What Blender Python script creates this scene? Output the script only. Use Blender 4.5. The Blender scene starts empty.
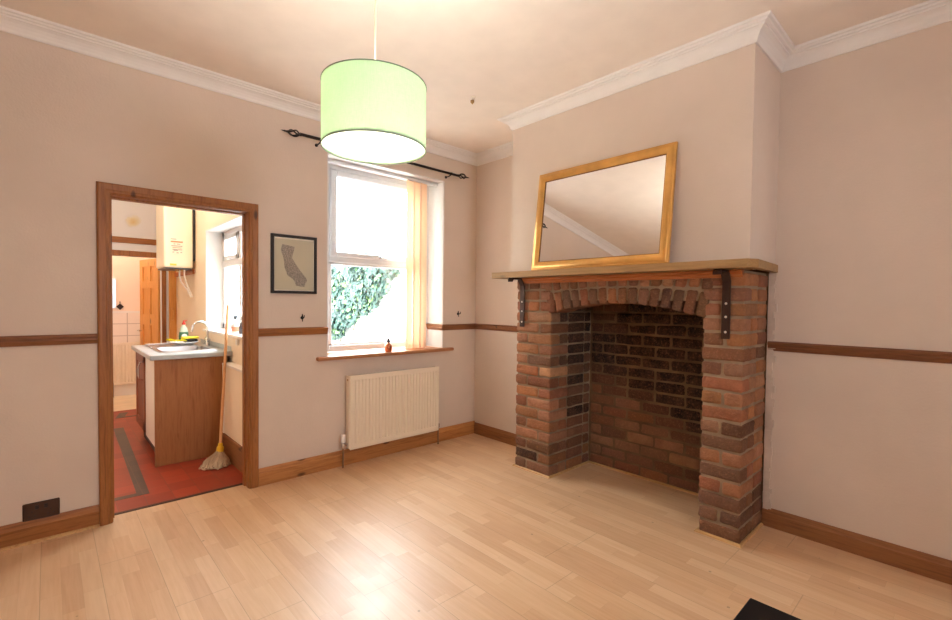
import bpy, bmesh, math, random
from mathutils import Vector, Matrix
R = random.Random(7)
S = bpy.context.scene
COL = S.collection
PI = math.pi

# ------------------------------------------------------------------ materials
def srgb(r, g, b):
    f = lambda c: (c / 255 / 12.92) if c / 255 <= .04045 else ((c / 255 + .055) / 1.055) ** 2.4
    return (f(r), f(g), f(b), 1)

class NT:
    def __init__(s, name):
        s.m = bpy.data.materials.new(name); s.m.use_nodes = True
        s.t = s.m.node_tree; s.t.nodes.clear()
        s.out = s.n('ShaderNodeOutputMaterial'); s.b = s.n('ShaderNodeBsdfPrincipled')
        s.l(s.b.outputs[0], s.out.inputs[0])
    def n(s, typ, **kw):
        o = s.t.nodes.new(typ)
        for k, v in kw.items(): setattr(o, k, v)
        return o
    def l(s, a, b): s.t.links.new(a, b)
    def math(s, op, a, b=None, c=None):
        o = s.n('ShaderNodeMath', operation=op)
        for i, v in enumerate((a, b, c)):
            if v is None: continue
            if isinstance(v, (int, float)): o.inputs[i].default_value = v
            else: s.l(v, o.inputs[i])
        return o.outputs[0]
    def mix(s, fac, a, b, blend='MIX'):
        o = s.n('ShaderNodeMix', data_type='RGBA', blend_type=blend)
        for i, v in ((0, fac), (6, a), (7, b)):
            if isinstance(v, (int, float)): o.inputs[i].default_value = v
            elif isinstance(v, tuple): o.inputs[i].default_value = v
            else: s.l(v, o.inputs[i])
        return o.outputs[2]
    def ramp(s, fac, *stops):
        o = s.n('ShaderNodeValToRGB'); e = o.color_ramp.elements
        while len(e) < len(stops): e.new(.5)
        for i, (p, c) in enumerate(stops):
            e[i].position = p; e[i].color = c if isinstance(c, tuple) else (c, c, c, 1)
        s.l(fac, o.inputs[0]); return o.outputs[0]
    def coords(s, scale=(1, 1, 1), rot=(0, 0, 0), kind='Object'):
        t = s.n('ShaderNodeTexCoord') if kind != 'World' else s.n('ShaderNodeNewGeometry')
        m = s.n('ShaderNodeMapping'); m.inputs['Scale'].default_value = scale; m.inputs['Rotation'].default_value = rot
        s.l(t.outputs[kind if kind != 'World' else 'Position'], m.inputs[0]); return m.outputs[0]
    def noise(s, vec, scale, detail=3, rough=.5, dist=0):
        o = s.n('ShaderNodeTexNoise'); o.inputs['Scale'].default_value = scale; o.inputs['Detail'].default_value = detail
        o.inputs['Roughness'].default_value = rough; o.inputs['Distortion'].default_value = dist
        s.l(vec, o.inputs['Vector']); return o.outputs[0]
    def bump(s, h, strength=.3, dist=.005):
        o = s.n('ShaderNodeBump'); o.inputs['Strength'].default_value = strength; o.inputs['Distance'].default_value = dist
        s.l(h, o.inputs['Height']); s.l(o.outputs[0], s.b.inputs['Normal'])
    def set(s, **kw):
        for k, v in kw.items():
            i = s.b.inputs[k.replace('_', ' ')]
            if isinstance(v, (int, float, tuple)): i.default_value = v
            else: s.l(v, i)

def plain(name, c, rough=.5, metal=0, var=.06, bump=0, bscale=200, spec=.5):
    t = NT(name); v = t.coords(kind='World')
    nz = t.noise(v, 6, 4)
    dark = tuple(x * (1 - var * 2) for x in c[:3]) + (1,); lite = tuple(min(1, x * (1 + var)) for x in c[:3]) + (1,)
    t.set(Base_Color=t.ramp(nz, (.3, dark), (.7, lite)), Roughness=rough, Metallic=metal, Specular_IOR_Level=spec)
    if bump: t.bump(t.noise(v, bscale, 2), bump, .002)
    return t.m

def wallpaper(name, c):
    t = NT(name); v = t.coords(kind='World')
    big = t.noise(v, 1.7, 4, .6)
    col = t.ramp(big, (.25, tuple(x * .93 for x in c[:3]) + (1,)), (.75, tuple(x * 1.04 for x in c[:3]) + (1,)))
    fine = t.noise(v, 90, 3, .6)
    t.set(Base_Color=col, Roughness=.75, Specular_IOR_Level=.25)
    mid = t.noise(v, 22, 2)
    t.bump(t.math('ADD', fine, t.math('MULTIPLY', mid, .8)), .35, .003)
    return t.m

def wood(name, a, b, knot=None, grain='z', scale=1.0, rough=.45, knots=True):
    t = NT(name)
    sc = {'x': (1.5, 22, 22), 'y': (22, 1.5, 22), 'z': (22, 22, 1.5)}[grain]
    v = t.coords(tuple(x * scale for x in sc), kind='World')
    nz = t.noise(v, 1.6, 6, .65, .6)
    col = t.ramp(nz, (.3, a), (.52, b), (.7, a), (.85, b))
    if knots:
        vo = t.n('ShaderNodeTexVoronoi'); vo.inputs['Scale'].default_value = 1
        ks = {'x': (4, 11, 11), 'y': (11, 4, 11), 'z': (11, 11, 4)}[grain]
        t.l(t.coords(tuple(x * scale for x in ks), kind='World'), vo.inputs['Vector'])
        k = t.ramp(vo.outputs['Distance'], (.0, 1.0), (.10, .75), (.17, 0.0))
        sel = t.n('ShaderNodeSeparateColor'); t.l(vo.outputs['Color'], sel.inputs[0])
        on = t.math('GREATER_THAN', sel.outputs[0], .45)
        col = t.mix(t.math('MULTIPLY', k, on), col, knot or tuple(x * .25 for x in a[:3]) + (1,))
    t.set(Base_Color=col, Roughness=rough, Specular_IOR_Level=.4)
    t.bump(nz, .12, .002)
    return t.m

def floorboards():
    t = NT('laminate_strip_floor')
    g = t.n('ShaderNodeNewGeometry'); sp = t.n('ShaderNodeSeparateXYZ'); t.l(g.outputs['Position'], sp.inputs[0])
    x, y = sp.outputs[0], sp.outputs[1]
    w = .072
    cx = t.math('DIVIDE', x, w); ci = t.math('FLOOR', cx); cf = t.math('FRACT', cx)
    wn = t.n('ShaderNodeTexWhiteNoise', noise_dimensions='1D'); t.l(ci, wn.inputs['W'])
    ry = t.math('DIVIDE', t.math('ADD', y, t.math('MULTIPLY', wn.outputs[0], 3.1)), .46)
    ri = t.math('FLOOR', ry); rf = t.math('FRACT', ry)
    cmb = t.n('ShaderNodeCombineXYZ'); t.l(ci, cmb.inputs[0]); t.l(ri, cmb.inputs[1])
    w2 = t.n('ShaderNodeTexWhiteNoise', noise_dimensions='2D'); t.l(cmb.outputs[0], w2.inputs['Vector'])
    base = t.ramp(w2.outputs[0], (0, srgb(205, 158, 115)), (.3, srgb(214, 170, 126)), (.6, srgb(220, 179, 137)), (.85, srgb(224, 187, 147)), (1, srgb(207, 160, 118)))
    gv = t.n('ShaderNodeCombineXYZ'); t.l(t.math('MULTIPLY', x, 55), gv.inputs[0])
    t.l(t.math('ADD', t.math('MULTIPLY', y, 3.0), t.math('MULTIPLY', w2.outputs[0], 40)), gv.inputs[1])
    gr = t.noise(gv.outputs[0], 1.0, 5, .6, .4)
    base = t.mix(.2, base, t.ramp(gr, (.3, srgb(190, 156, 122)), (.65, srgb(238, 216, 188))))
    # joints: fine between strips, stronger every third strip
    edge = t.math('MINIMUM', cf, t.math('SUBTRACT', 1, cf))
    strip = t.math('LESS_THAN', edge, .008)
    endj = t.math('LESS_THAN', t.math('MINIMUM', rf, t.math('SUBTRACT', 1, rf)), .0016)
    px = t.math('FRACT', t.math('DIVIDE', x, w * 3)); pe = t.math('MINIMUM', px, t.math('SUBTRACT', 1, px))
    plank = t.math('LESS_THAN', pe, .0062)
    pi_ = t.math('FLOOR', t.math('DIVIDE', x, w * 3))
    wp = t.n('ShaderNodeTexWhiteNoise', noise_dimensions='1D'); t.l(pi_, wp.inputs['W'])
    py = t.math('FRACT', t.math('DIVIDE', t.math('ADD', y, t.math('MULTIPLY', wp.outputs[0], 1.3)), 1.29))
    pend = t.math('LESS_THAN', t.math('MINIMUM', py, t.math('SUBTRACT', 1, py)), .0016)
    j = t.math('ADD', t.math('MULTIPLY', t.math('MAXIMUM', strip, endj), .18), t.math('MULTIPLY', t.math('MAXIMUM', plank, pend), .34))
    base = t.mix(j, base, srgb(130, 92, 60))
    pos = t.coords(kind='World')
    sc = t.noise(pos, 4, 5, .6)
    base = t.mix(t.ramp(sc, (.45, 0.0), (.75, .10)), base, srgb(180, 140, 105))
    spk = t.n('ShaderNodeTexVoronoi'); spk.inputs['Scale'].default_value = 4.0; t.l(pos, spk.inputs['Vector'])
    dots = t.math('LESS_THAN', spk.outputs['Distance'], .028)
    base = t.mix(t.math('MULTIPLY', dots, .45), base, srgb(105, 75, 55))
    t.set(Base_Color=base, Roughness=t.ramp(t.noise(pos, 9, 4), (.3, .36), (.7, .46)), Specular_IOR_Level=.5, Coat_Weight=.45, Coat_Roughness=.42)
    t.bump(t.math('SUBTRACT', 1, t.math('MAXIMUM', plank, pend)), .25, .001)
    return t.m

def quarry(name, c1, c2, grout, size=.152, rough=.4):
    t = NT(name); g = t.n('ShaderNodeNewGeometry'); sp = t.n('ShaderNodeSeparateXYZ'); t.l(g.outputs['Position'], sp.inputs[0])
    fx = t.math('DIVIDE', sp.outputs[0], size); fy = t.math('DIVIDE', sp.outputs[1], size)
    cmb = t.n('ShaderNodeCombineXYZ'); t.l(t.math('FLOOR', fx), cmb.inputs[0]); t.l(t.math('FLOOR', fy), cmb.inputs[1])
    w = t.n('ShaderNodeTexWhiteNoise', noise_dimensions='2D'); t.l(cmb.outputs[0], w.inputs['Vector'])
    col = t.ramp(w.outputs[0], (0, c1), (1, c2))
    col = t.mix(.25, col, t.ramp(t.noise(t.coords(kind='World'), 14, 4), (.3, c1), (.7, c2)))
    ax, ay = t.math('FRACT', fx), t.math('FRACT', fy)
    e = t.math('MINIMUM', t.math('MINIMUM', ax, t.math('SUBTRACT', 1, ax)), t.math('MINIMUM', ay, t.math('SUBTRACT', 1, ay)))
    j = t.math('LESS_THAN', e, .016)
    col = t.mix(t.math('MULTIPLY', j, .75), col, grout)
    t.set(Base_Color=col, Roughness=rough); t.bump(t.math('SUBTRACT', 1, j), .3, .002)
    return t.m

def tiles_xz(name, c, grout, sx, sz):
    t = NT(name); g = t.n('ShaderNodeNewGeometry'); sp = t.n('ShaderNodeSeparateXYZ'); t.l(g.outputs['Position'], sp.inputs[0])
    ax = t.math('FRACT', t.math('DIVIDE', sp.outputs[0], sx)); ay = t.math('FRACT', t.math('DIVIDE', sp.outputs[2], sz))
    e = t.math('MINIMUM', t.math('MINIMUM', ax, t.math('SUBTRACT', 1, ax)), t.math('MINIMUM', ay, t.math('SUBTRACT', 1, ay)))
    j = t.math('LESS_THAN', e, .03)
    t.set(Base_Color=t.mix(j, c, grout), Roughness=.25); t.bump(t.math('SUBTRACT', 1, j), .3, .002)
    return t.m

def brickmat(name, attr=True, sooty=0.0):
    t = NT(name); v = t.coords(kind='World')
    a = t.n('ShaderNodeAttribute'); a.attribute_name = 'Col'
    n1 = t.noise(v, 16, 5, .7); n2 = t.noise(v, 75, 4, .7); n3 = t.noise(v, 5, 4, .6)
    col = t.mix(t.ramp(n1, (.40, 0.0), (.72, .5)), a.outputs[0], srgb(120, 84, 62))
    col = t.mix(t.ramp(n2, (.52, 0.0), (.78, .42)), col, srgb(204, 144, 106))
    col = t.mix(t.ramp(n3, (.55, 0.0), (.8, .28)), col, srgb(78, 56, 44))
    t.set(Base_Color=col, Roughness=.85, Specular_IOR_Level=.3)
    t.bump(t.math('ADD', t.math('MULTIPLY', n1, 1.4), n2), 1.0, .011)
    return t.m

def mapart():
    t = NT('map_print_ink'); v = t.coords((1, 1, 1), kind='World')
    w = t.noise(t.coords((150, 150, 260), (0, .5, 0), kind='World'), 1, 3, .7)
    t.set(Base_Color=t.ramp(w, (.36, srgb(92, 84, 82)), (.62, srgb(184, 176, 164))), Roughness=.8)
    return t.m

def shade_mat():
    t = NT('green_linen_shade'); v = t.coords(kind='World')
    wv = t.noise(t.coords((60, 60, 700), kind='World'), 1, 3, .7); wz = t.noise(t.coords((500, 500, 40), kind='World'), 1, 3, .7)
    f = t.math('MULTIPLY', t.math('ADD', wv, wz), .5)
    c = t.ramp(f, (.35, srgb(187, 206, 182)), (.65, srgb(206, 220, 198)))
    tr = t.n('ShaderNodeBsdfTranslucent'); df = t.n('ShaderNodeBsdfDiffuse'); mx = t.n('ShaderNodeMixShader')
    t.l(c, tr.inputs[0]); t.l(c, df.inputs[0]); mx.inputs[0].default_value = SHADE_TR
    t.l(df.outputs[0], mx.inputs[1]); t.l(tr.outputs[0], mx.inputs[2]); t.l(mx.outputs[0], t.out.inputs[0])
    return t.m

def translucent(name, c, fac):
    t = NT(name)
    tr = t.n('ShaderNodeBsdfTranslucent'); df = t.n('ShaderNodeBsdfDiffuse'); mx = t.n('ShaderNodeMixShader')
    tr.inputs[0].default_value = c; df.inputs[0].default_value = c; mx.inputs[0].default_value = fac
    t.l(df.outputs[0], mx.inputs[1]); t.l(tr.outputs[0], mx.inputs[2]); t.l(mx.outputs[0], t.out.inputs[0])
    return t.m

def glass():
    t = NT('clear_glass')
    tr = t.n('ShaderNodeBsdfTransparent'); tr.inputs[0].default_value = (.96, .98, .97, 1)
    gl = t.n('ShaderNodeBsdfGlossy'); gl.inputs['Roughness'].default_value = .02
    mx = t.n('ShaderNodeMixShader'); mx.inputs[0].default_value = .05
    t.l(tr.outputs[0], mx.inputs[1]); t.l(gl.outputs[0], mx.inputs[2]); t.l(mx.outputs[0], t.out.inputs[0])
    return t.m

def emit(name, c, s):
    t = NT(name); t.set(Base_Color=c, Roughness=.5, Emission_Color=c, Emission_Strength=s); return t.m

SHADE_TR = .36
WALL = srgb(219, 203, 190)
M = dict(
    wall=wallpaper('beige_wallpaper', WALL), ceil=plain('ceiling_paint', srgb(240, 230, 220), .9, var=.02, bump=.15, bscale=70),
    white=plain('white_gloss_paint', srgb(238, 232, 226), .35, var=.01), cornice=plain('cornice_paint', srgb(236, 233, 231), .6, var=.02),
    upvc=plain('white_plastic_frame', srgb(216, 217, 220), .3, var=.01),
    reveal=plain('white_reveal_paint', srgb(222, 221, 220), .6, var=.02),
    floor=floorboards(),
    pine_v=wood('varnished_pine_upright', srgb(124, 74, 34), srgb(160, 103, 53), grain='z'),
    pine_x=wood('varnished_pine_long', srgb(124, 74, 34), srgb(160, 103, 53), grain='x'),
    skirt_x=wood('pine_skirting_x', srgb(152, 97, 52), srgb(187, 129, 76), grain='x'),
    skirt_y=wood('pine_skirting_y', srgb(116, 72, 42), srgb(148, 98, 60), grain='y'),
    rail_x=wood('dark_rail_x', srgb(108, 66, 38), srgb(138, 88, 54), grain='x'),
    rail_y=wood('dark_rail_y', srgb(100, 60, 36), srgb(128, 80, 50), grain='y'),
    oak=wood('mantel_timber', srgb(138, 104, 64), srgb(168, 132, 86), grain='y', scale=.8),
    pine_y=wood('orange_pine_moulding', srgb(150, 84, 42), srgb(186, 112, 60), grain='y'),
    sill=wood('sill_timber', srgb(156, 100, 64), srgb(186, 130, 90), grain='x', knots=False),
    bead=wood('beading_timber', srgb(176, 132, 82), srgb(206, 164, 112), grain='y', knots=False),
    doorpine=wood('pale_pine_door', srgb(206, 142, 70), srgb(230, 170, 96), grain='z', scale=.9),
    lamin=wood('cabinet_laminate', srgb(142, 90, 50), srgb(164, 110, 66), grain='z', knots=False, scale=1.3),
    darkwood=wood('red_brown_cabinet', srgb(120, 66, 44), srgb(146, 84, 56), grain='z', knots=False),
    kick=plain('dark_plinth', srgb(60, 36, 30), .5),
    brick=brickmat('red_brick'), soot=brickmat('sooted_brick'),
    mortar=plain('mortar', srgb(158, 134, 108), .95, var=.18, bump=.6, bscale=120),
    mortar_d=plain('sooted_mortar', srgb(122, 96, 70), .95, var=.2, bump=.6, bscale=120),
    iron=plain('brown_iron', srgb(66, 44, 36), .45, .6), rivet=plain('bright_rivet', srgb(230, 224, 216), .35, .5),
    black=plain('black_iron', srgb(40, 32, 30), .4, .5), blackpaint=plain('black_frame_paint', srgb(34, 26, 24), .4),
    gold=plain('gold_leaf_frame', srgb(222, 168, 92), .36, .5, var=.12), gold_d=plain('gold_inner_lip', srgb(120, 80, 40), .4, .6),
    mirror=plain('mirror_glass', (.92, .92, .92, 1), .0, 1, var=0),
    rad=plain('radiator_enamel', srgb(240, 226, 206), .35, var=.01), radgap=plain('radiator_grille_metal', srgb(200, 188, 170), .5),  # grille metal a little darker and duller than the enamel
    chrome=plain('chrome', srgb(220, 220, 222), .15, 1, var=.01), steel=plain('brushed_steel', srgb(205, 205, 208), .28, 1, var=.03),
    pipe=plain('dull_pipe', srgb(140, 110, 84), .5, .5),
    copper=plain('copper', srgb(196, 120, 86), .25, .9), reed=plain('reed', srgb(96, 70, 54), .7),
    paper=plain('picture_mount', srgb(196, 190, 168), .8, var=.02), map=mapart(), lip=plain('white_mount_edge', srgb(235, 228, 214), .7),
    blind=translucent('cream_blind_fabric', srgb(244, 220, 197), .44), shade=shade_mat(),
    trim_d=plain('shade_trim', srgb(120, 134, 120), .6), glass=glass(),
    diffuser=translucent('white_diffuser', (.95, .95, .93, 1), .85), bulb=emit('lit_bulb', (1, .9, .75, 1), 6),
    flex=plain('cream_flex', srgb(240, 226, 196), .5), brass=plain('old_brass', srgb(176, 140, 88), .4, .7),
    socket=plain('brown_metal_plate', srgb(76, 54, 42), .4, .5), socket_d=plain('black_rocker', srgb(28, 22, 20), .4),
    tile=quarry('red_quarry_tile', srgb(136, 46, 26), srgb(164, 62, 36), srgb(120, 62, 46)),
    tileb=quarry('black_quarry_tile', srgb(62, 52, 48), srgb(78, 66, 58), srgb(100, 70, 56)),
    strip=plain('threshold_strip', srgb(70, 52, 42), .5, .3),
    kwall=plain('kitchen_cream_paint', srgb(244, 228, 204), .7, var=.01), kwallb=None,
    ktop=plain('grey_worktop', srgb(176, 182, 184), .3, var=.08),
    boiler=plain('boiler_enamel', srgb(250, 240, 218), .35, var=.005),
    btile=tiles_xz('white_bath_tile', srgb(244, 232, 220), srgb(205, 190, 178), .2, .165),
    bfloor=plain('white_bath_floor', srgb(240, 226, 200), .4), bwall=plain('bath_wall_paint', srgb(246, 224, 204), .7, var=.01),
    yellow=plain('yellow_plastic', srgb(232, 190, 40), .4), spongey=plain('yellow_sponge', srgb(226, 204, 60), .9, bump=.5),
    blacksc=plain('black_scourer', srgb(30, 26, 24), .95, bump=.6), cloth=plain('yellow_cloth', srgb(226, 212, 60), .9, bump=.3),
    china=plain('white_china', srgb(240, 238, 236), .2, var=.01), soap=plain('clear_green_soap', srgb(206, 222, 208), .2),
    soapl=plain('green_label', srgb(60, 110, 80), .5), red=plain('red_cap', srgb(200, 48, 40), .4),
    mopw=plain('mop_cotton', srgb(190, 166, 138), .95, var=.25), handle=wood('mop_handle_wood', srgb(206, 150, 100), srgb(222, 172, 124), grain='z', knots=False),
    spray=plain('white_spray_plastic', srgb(228, 224, 222), .4), sprayd=plain('dark_trigger', srgb(56, 60, 66), .5), label=plain('orange_label', srgb(206, 140, 110), .5),
    greyb=plain('dark_grey_plastic', srgb(80, 80, 88), .4),
    ink_o=plain('orange_sticker_ink', srgb(226, 150, 110), .6), ink_g=plain('grey_sticker_ink', srgb(170, 158, 150), .6), ink_y=plain('yellow_sticker', srgb(240, 220, 90), .6), ink_p=plain('sticker_paper', srgb(250, 240, 222), .6),
    tabl=plain('black_table_lacquer', srgb(18, 15, 15), .5, var=.02, spec=.15),
    ivy=plain('ivy_leaf', srgb(52, 74, 66), .55, var=.3, spec=.2), ivyl=plain('young_ivy_leaf', srgb(96, 130, 70), .5, var=.2), stem=plain('ivy_stem', srgb(100, 86, 70), .8),
    yard=plain('yard_concrete', srgb(170, 168, 164), .9), render=plain('white_garden_wall', srgb(236, 236, 236), .9, bump=.4, bscale=40),
    plaster=plain('bare_plaster', srgb(212, 196, 182), .95, var=.12, bump=.6, bscale=60),
)
def stain_wall():
    t = NT('stained_white_paint'); g = t.n('ShaderNodeNewGeometry')
    d = t.n('ShaderNodeVectorMath', operation='DISTANCE'); t.l(g.outputs['Position'], d.inputs[0]); d.inputs[1].default_value = (-2.45, 3.3, 2.24)
    f = t.math('ADD', d.outputs['Value'], t.math('MULTIPLY', t.math('SUBTRACT', t.noise(t.coords(kind='World'), 14, 4), .5), .09))
    t.set(Base_Color=t.ramp(f, (.0, srgb(208, 186, 140)), (.035, srgb(214, 204, 176)), (.075, srgb(224, 226, 234))), Roughness=.8)
    return t.m
M['kwallb'] = stain_wall()

# ------------------------------------------------------------------ mesh helpers
ORG = {}
def nb(): return bmesh.new()
def box(bm, lo, hi, bev=0, seg=1, mi=0):
    r = bmesh.ops.create_cube(bm, size=1)
    c = [(a + b) / 2 for a, b in zip(lo, hi)]; s = [abs(b - a) for a, b in zip(lo, hi)]
    for v in r['verts']: v.co = Vector([v.co[i] * s[i] + c[i] for i in range(3)])
    fs = {f for v in r['verts'] for f in v.link_faces}
    if bev:
        es = {e for v in r['verts'] for e in v.link_edges}
        rr = bmesh.ops.bevel(bm, geom=list(es), offset=min(bev, min(s) * .45), segments=seg, affect='EDGES', profile=.5)
        fs = set(rr['faces']) | {f for f in fs if f.is_valid}
    for f in fs:
        if f.is_valid: f.material_index = mi
    return [f for f in fs if f.is_valid]
def tube(bm, pts, r, n=10, caps=True):
    pts = [Vector(p) for p in pts]; rings = []
    prev = None
    for i, p in enumerate(pts):
        d = (pts[min(i + 1, len(pts) - 1)] - pts[max(i - 1, 0)]).normalized()
        a = (prev - d * prev.dot(d)) if prev else (Vector((0, 0, 1)).cross(d) if abs(d.z) < .9 else Vector((1, 0, 0)).cross(d))
        a.normalize(); prev = a; b = d.cross(a)
        rr = r[i] if isinstance(r, (list, tuple)) else r
        rings.append([bm.verts.new(p + a * rr * math.cos(2 * PI * k / n) + b * rr * math.sin(2 * PI * k / n)) for k in range(n)])
    for A, B in zip(rings, rings[1:]):
        for k in range(n): bm.faces.new((A[k], A[(k + 1) % n], B[(k + 1) % n], B[k]))
    if caps:
        bm.faces.new(rings[0][::-1]); bm.faces.new(rings[-1])
def lathe(bm, c, prof, n=32, closed_ends=True, axis='z'):
    rings = []
    for r, h in prof:
        ring = []
        for k in range(n):
            a = 2 * PI * k / n; u, w = r * math.cos(a), r * math.sin(a)
            co = (c[0] + u, c[1] + w, c[2] + h) if axis == 'z' else ((c[0] + u, c[1] + h, c[2] + w) if axis == 'y' else (c[0] + h, c[1] + u, c[2] + w))
            ring.append(bm.verts.new(co))
        rings.append(ring)
    for A, B in zip(rings, rings[1:]):
        for k in range(n): bm.faces.new((A[k], A[(k + 1) % n], B[(k + 1) % n], B[k]))
    if closed_ends:
        bm.faces.new(rings[0][::-1]); bm.faces.new(rings[-1])
def prism(bm, poly, mp, d0, d1):
    """poly of 2D points; mp(u, v, d) -> 3D point"""
    A = [bm.verts.new(mp(u, v, d0)) for u, v in poly]; B = [bm.verts.new(mp(u, v, d1)) for u, v in poly]
    bm.faces.new(A[::-1]); bm.faces.new(B); n = len(poly)
    for k in range(n): bm.faces.new((A[k], A[(k + 1) % n], B[(k + 1) % n], B[k]))
def sweep(bm, path, prof, mp, closed=False):
    """mitred sweep: profile (offset to the left of the path, depth) along a 2D path"""
    P = [Vector(p) for p in path]; n = len(P); rings = []
    for i in range(n):
        d0 = (P[i] - P[i - 1]).normalized() if (i > 0 or closed) else None
        d1 = (P[(i + 1) % n] - P[i]).normalized() if (i < n - 1 or closed) else None
        d0 = d0 or d1; d1 = d1 or d0
        n0, n1 = Vector((-d0.y, d0.x)), Vector((-d1.y, d1.x))
        m = n0 + n1; m /= max(m.length_squared / 2, .05); 
        rings.append([bm.verts.new(mp(P[i].x + m.x * o, P[i].y + m.y * o, h)) for o, h in prof])
    k = len(prof); pairs = list(zip(rings, rings[1:])) + ([(rings[-1], rings[0])] if closed else [])
    for A, B in pairs:
        for j in range(k): bm.faces.new((A[j], B[j], B[(j + 1) % k], A[(j + 1) % k]))
    if not closed:
        bm.faces.new(rings[0]); bm.faces.new(rings[-1][::-1])
XY = lambda u, v, d: (u, v, d)
def obj(name, bm, mat, parent=None, smooth=False, base=True):
    bmesh.ops.recalc_face_normals(bm, faces=bm.faces[:])
    me = bpy.data.meshes.new(name)
    if parent: off = ORG[parent.name]
    else:
        lo = [min(v.co[i] for v in bm.verts) for i in range(3)]; hi = [max(v.co[i] for v in bm.verts) for i in range(3)]
        off = Vector(((lo[0] + hi[0]) / 2, (lo[1] + hi[1]) / 2, lo[2]))
    for v in bm.verts: v.co -= off
    if smooth:
        for f in bm.faces: f.smooth = True
    bm.to_mesh(me); bm.free()
    for m in (mat if isinstance(mat, (list, tuple)) else [mat]): me.materials.append(m)
    o = bpy.data.objects.new(name, me); COL.objects.link(o)
    if parent: o.parent = parent
    else: o.location = off
    ORG[o.name] = Vector(off)
    if smooth:
        try: me.set_sharp_from_angle(angle=math.radians(40))
        except Exception: pass
    return o
def tag(o, label, cat, group=None, kind=None):
    o['label'] = label; o['category'] = cat
    if group: o['group'] = group
    if kind: o['kind'] = kind
    return o
def thing(name, loc, label, cat, group=None, kind=None):
    o = bpy.data.objects.new(name, None); COL.objects.link(o); o.location = loc; o.empty_display_size = .1
    ORG[o.name] = Vector(loc); return tag(o, label, cat, group, kind)
def struct(name, bm, mat, label=None, cat=None, parent=None, smooth=False):
    o = obj(name, bm, mat, parent, smooth)
    if not parent:
        o['kind'] = 'structure'
        if label: o['label'] = label
        if cat: o['category'] = cat
    return o
def boxes(*bs, bev=0):
    bm = nb()
    for b in bs: box(bm, b[0], b[1], bev)
    return bm

# ------------------------------------------------------------------ room shell
H = 2.804
XL, YF = -4.5, -4.9           # left wall, front wall
BX, B1, B2 = -.46, -.919, -2.645  # chimney breast plaster
FX, F1, F2 = -.40, -.93, -2.612   # brick face
O1, O2 = -1.283, -2.386           # fireplace opening
MZ0, MZ1 = 1.532, 1.576           # mantel shelf
DX0, DX1, DZ = -2.93, -2.167, 1.948
WX0, WX1, WZ0, WZ1 = -1.59, -.415, .885, 2.49
struct('floor', boxes(((XL - .1, YF - .1, -.12), (.25, .10, 0))), M['floor'], 'pale wood strip floor of the room', 'floor')
struct('ceiling', boxes(((XL - .1, YF - .1, H), (.2, .33, H + .1))), M['ceil'], 'pale ceiling above the pendant lamp', 'ceiling')
struct('wall_back', boxes(
    ((XL - .1, 0, 0), (DX0 - .025, .12, H)), ((DX0 - .025, 0, DZ + .025), (DX1 + .025, .12, H)), ((DX1 + .025, 0, 0), (-1.80, .12, H)),
    ((-1.80, 0, 0), (WX0, .33, H)), ((WX0, 0, 0), (WX1, .33, WZ0 - .02)), ((WX0, 0, WZ1), (WX1, .33, H)), ((WX1, 0, 0), (.2, .33, H))),
    M['wall'], 'beige back wall with kitchen doorway and window', 'wall')
struct('wall_right', boxes(((0, YF, 0), (.3, B2, H)), ((0, B2, 0), (.3, F2 - .004, 1.554))), M['wall'], 'beige right wall beside the chimney breast', 'wall')
struct('wall_alcove', boxes(((0, B1, 0), (.3, 0, H))), M['wall'], 'beige alcove wall left of the fireplace', 'wall')
struct('wall_breast_side', boxes(((-.36, B1 - .006, 0), (.0, B1, MZ1 - .021))), M['wall'])
struct('wall_breast', boxes(((BX, B2, MZ1 - .02), (.3, B1, H))), M['wall'], 'plastered chimney breast above the mantel shelf', 'wall')
struct('wall_left', boxes(((XL - .1, YF, 0), (XL, 0, H))), M['wall'])
FILL_W = (-2.35, -1.8, 1.3, 2.2)      # unseen opening added behind the camera; its daylight fills the back wall
struct('wall_front', boxes(((XL - .1, YF - .25, 0), (FILL_W[0], YF, H)), ((FILL_W[1], YF - .25, 0), (.3, YF, H)), ((FILL_W[0], YF - .25, 0), (FILL_W[1], YF, FILL_W[2])), ((FILL_W[0], YF - .25, FILL_W[3]), (FILL_W[1], YF, H))), M['wall'])
# jagged plaster edge beside the brick pier
bm = nb(); z = 0
while z < 1.52:
    h = R.uniform(.02, .05); wd = R.uniform(.02, .04)
    box(bm, (-.010 - R.uniform(0, .006), F2 - wd - .012, z), (.0, F2 - .004, min(z + h + .004, 1.53))); z += h
struct('trim_1', bm, M['plaster'])
# cornice
room = [(XL, YF), (0, YF), (0, B2), (BX, B2), (BX, B1), (0, B1), (0, 0), (XL, 0)]
cor = [(0, 2.714), (.010, 2.714), (.014, 2.722), (.016, 2.732), (.024, 2.748), (.036, 2.762), (.050, 2.771), (.058, 2.772), (.060, 2.780), (.072, 2.783), (.076, 2.790), (.088, 2.793), (.092, 2.806), (0, 2.806)]
bm = nb(); sweep(bm, room, cor, XY, True); struct('trim_2', bm, M['cornice'], 'white moulded cornice around the ceiling', 'cornice')
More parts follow.
